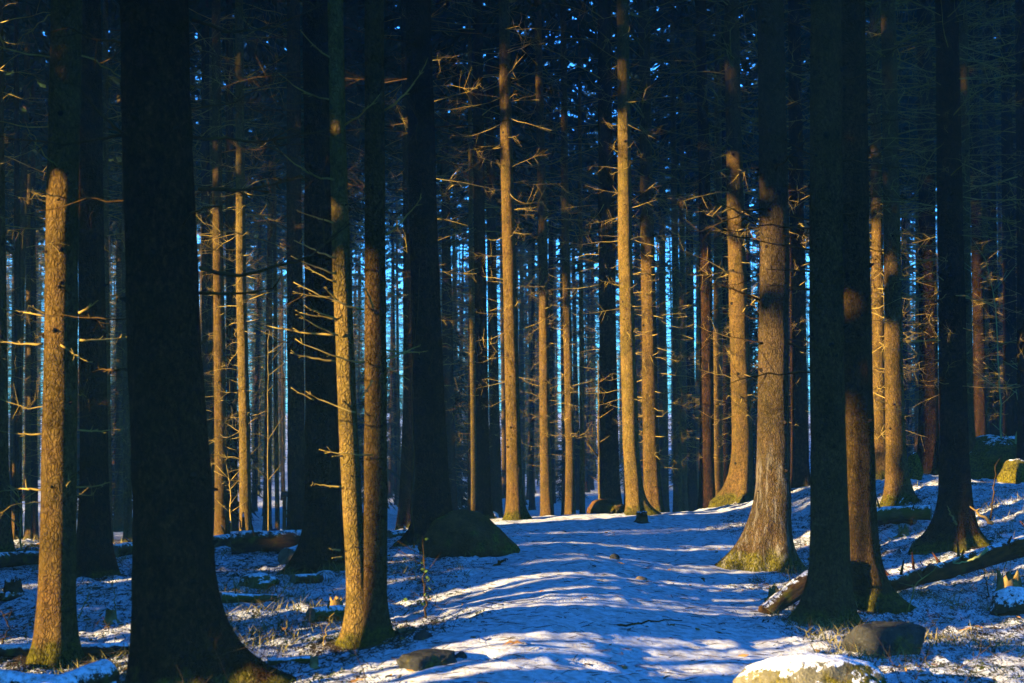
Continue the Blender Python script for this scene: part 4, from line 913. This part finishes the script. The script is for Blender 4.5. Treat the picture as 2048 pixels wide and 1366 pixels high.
# ------------------------------------------------------------------ notice board and leaning blue plank, far left
p = at(574, 1052, 31.0); p.z = gz(p.x, p.y); kz = 31.0 / FPX
t = empty('notice_board', p); tag(t, 'orange wooden notice board with a white printed sheet, half hidden by dark trunks', 'notice board')
def box(x0, x1, y0, y1, z0, z1):
    v = [(x, y, z) for z in (z0, z1) for y in (y0, y1) for x in (x0, x1)]
    return MB().add(v, [(0, 2, 3, 1), (4, 5, 7, 6), (0, 1, 5, 4), (2, 6, 7, 3), (0, 4, 6, 2), (1, 3, 7, 5)])
top = at(570, 985, 31.0).z - p.z; low = at(570, 1030, 31.0).z - p.z
obj('post', box(-.10, -.03, 0, .07, -.2, top).mesh('post', M_BOARDW, False), t)
obj('post', box(.55, .62, 0, .07, -.2, top).mesh('post', M_BOARDW, False), t)
obj('top_rail', box(-.13, .65, -.05, .12, top - .09, top + .02).mesh('rail', M_BOARDW, False), t)
obj('lower_rail', box(-.028, .548, 0, .06, low - .06, low + .01).mesh('rail', M_BOARDW, False), t)
s_ = obj('printed_sheet', box(-.02, .54, .02, .05, low + .012, top - .092).mesh('sheet', M_PAPER, False), t)
mb = MB()
for k in range(9): mb.merge(box(.02, .02 + .1 + .38 * ((k * 7) % 5) / 5, .012, .019, top - .17 - k * .045, top - .15 - k * .045))
obj('print', mb.mesh('print', M_INK, False), s_)
p = at(556, 1052, 29.0); p.z = gz(p.x, p.y)
t = empty('leaning_plank', p); tag(t, 'dark blue plank leaning beside the notice board', 'plank')
o = obj('board', box(-.09, .09, -.02, .02, -.05, .36).mesh('plank', M_BLUE, False), t); o.rotation_euler = (0.15, -0.3, 0)
obj('cap', box(-.095, .095, -.03, .03, .361, .40).mesh('cap', M_BLUE, False), t).rotation_euler = (0.15, -0.3, 0)

# ------------------------------------------------------------------ small cover: sprigs, litter, needles
rng = np.random.RandomState(12)
def scatter(n, keep, ymin, ymax, xr=0.40):
    y = ymin + (ymax - ymin) * rng.rand(n) ** 1.3; x = rng.uniform(-xr, xr, n) * y
    k = keep(x, y); x, y = x[k], y[k]; return np.stack([x, y, ground_z(x, y)], -1)
P = scatter(26000, lambda x, y: (rng.rand(len(x)) > path_mask(x, y) * 1.2) & (fbm(x * 1.3, y * 1.3, seed=21, oct=3) > -0.05), 7.0, 19.0)
n = len(P); a = rng.uniform(0, 6.28, n); h = rng.uniform(.006, .022, n) * (1 + 1.8 * (rng.rand(n) > .97)); w = rng.uniform(.003, .008, n); le = rng.normal(0, 1.4, (n, 2)) * h[:, None]
lat = np.stack([np.cos(a) * w, np.sin(a) * w, np.zeros(n)], -1); tip = P + np.concatenate([le, h[:, None]], 1); midp = (P * .45 + tip * .55)
v = np.stack([P - lat - [0, 0, .005], P + lat - [0, 0, .005], midp + lat * .8, tip, midp - lat * .8], 1).reshape(-1, 3); b5 = np.arange(n)[:, None] * 5
tag(obj('ground_cover', MB().add(v, b5 + np.array([0, 1, 2, 4]), b5 + np.array([4, 2, 3])).mesh('ground_cover', M_MOSS, False)), 'dark moss sprigs and dwarf shrub tips poking through the snow', kind='stuff')
P = scatter(3600, lambda x, y: rng.rand(len(x)) < 0.25 + 0.75 * path_mask(x, y), 7.0, 20.5)
mb = MB()
for p in P:
    l = rng.uniform(.02, .07) if rng.rand() < .85 else rng.uniform(.05, .11); a = rng.normal(0, .7) + (0 if rng.rand() < .8 else 1.5); r = rng.uniform(.0012, .003)
    dv = np.array([math.cos(a), math.sin(a), rng.normal(0, .08)]) * l
    mb.add(*tube(np.stack([p - dv + [0, 0, r + .003], p + [0, 0, r + .005 + rng.normal(0, .003)], p + dv + [0, 0, r + .003]]), [r, r * 1.1, r * .5], 3, False))
tag(obj('litter', mb.mesh('litter', M_LITTER, False)), 'fallen needles and bits of twig strewn over the path', kind='stuff')
P = scatter(1500, lambda x, y: rng.rand(len(x)) > path_mask(x, y), 7.5, 19)
mb = MB()
for p in P:
    a = rng.uniform(0, 6.28); l = rng.uniform(.1, .45)
    mb.merge(BR_LOW[rng.randint(len(BR_LOW))], xf(Vector(p) + Vector((0, 0, .012)), a, rng.normal(.03, .12) if rng.rand() < .8 else rng.uniform(.4, 1.3), rng.uniform(0, 6), (l, max(l, .3), max(l, .3))))
tag(obj('brushwood', mb.mesh('brushwood', M_LITTER, False)), 'thin dead twigs lying about in the snow between the trees', kind='stuff')

def blades(n, keep, hmin, hmax, wmin, wmax, spread, mat, name, label):
    P = scatter(n, keep, 7.0, 18.5); n = len(P); a = rng.uniform(0, 6.28, n); h = rng.uniform(hmin, hmax, n); w = rng.uniform(wmin, wmax, n)
    le = rng.normal(0, spread, (n, 2)) * h[:, None]; lat = np.stack([np.cos(a) * w, np.sin(a) * w, np.zeros(n)], -1)
    tip = P + np.concatenate([le, h[:, None]], 1); mp = P * .5 + tip * .5 + [0, 0, .004]
    v = np.stack([P - lat, P + lat, mp + lat * .9, tip, mp - lat * .9], 1).reshape(-1, 3); b5 = np.arange(n)[:, None] * 5
    tag(obj(name, MB().add(v, b5 + np.array([0, 1, 2, 4]), b5 + np.array([4, 2, 3])).mesh(name, mat, False)), label, kind='stuff')
M_GRASS = simple_mat('dead_grass', (0.10, 0.085, 0.025), (0.24, 0.18, 0.06), 4, 0.9, 0)
blades(42000, lambda x, y: (path_mask(x, y) < 0.2) & (fbm(x * 0.9, y * 0.9, seed=41, oct=3) > 0.28), .03, .11, .0015, .004, .9, M_GRASS, 'dead_grass', 'tufts of yellowed grass showing through the snow')
blades(2600, lambda x, y: (rng.rand(len(x)) > path_mask(x, y) * .75) & (fbm(x * 1.1, y * 1.1, seed=51, oct=2) > 0.0), .004, .02, .012, .03, 2.2, M_LEAF, 'dry_leaves', 'brown fallen leaves scattered over snow and moss')

# little snow close round the trunks; behind the crest less snow paints the floor darker, farther back more brightens it
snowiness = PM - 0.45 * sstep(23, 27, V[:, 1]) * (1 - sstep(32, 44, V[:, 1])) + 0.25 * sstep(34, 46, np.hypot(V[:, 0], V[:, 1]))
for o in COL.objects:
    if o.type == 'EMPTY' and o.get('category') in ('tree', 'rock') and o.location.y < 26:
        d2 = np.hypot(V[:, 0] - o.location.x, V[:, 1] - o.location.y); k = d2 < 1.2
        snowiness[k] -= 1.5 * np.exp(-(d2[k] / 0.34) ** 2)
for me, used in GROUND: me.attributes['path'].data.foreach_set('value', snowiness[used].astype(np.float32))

# ------------------------------------------------------------------ haze: the air over the whole place
hm = bpy.data.materials.new('haze_air'); hm.use_nodes = True; nt = hm.node_tree
for nd in list(nt.nodes):
    if nd.type == 'BSDF_PRINCIPLED': nt.nodes.remove(nd)
pv = nt.nodes.new('ShaderNodeVolumePrincipled'); pv.inputs['Color'].default_value = (0.22, 0.62, 1.0, 1); pv.inputs['Density'].default_value = 0.0011
nt.links.new(pv.outputs[0], nt.nodes['Material Output'].inputs['Volume'])
B = MB(); a, b_ = 320.0, 34.0; zl = float(GZ.min()) - 1.0
vv = [(x, y, z) for z in (zl, b_) for y in (-a, a) for x in (-a, a)]
B.add(vv, [(0, 2, 3, 1), (4, 5, 7, 6), (0, 1, 5, 4), (2, 6, 7, 3), (0, 4, 6, 2), (1, 3, 7, 5)])
tag(obj('haze', B.mesh('haze', hm, False)), 'thin blue winter haze between the trunks', kind='stuff')
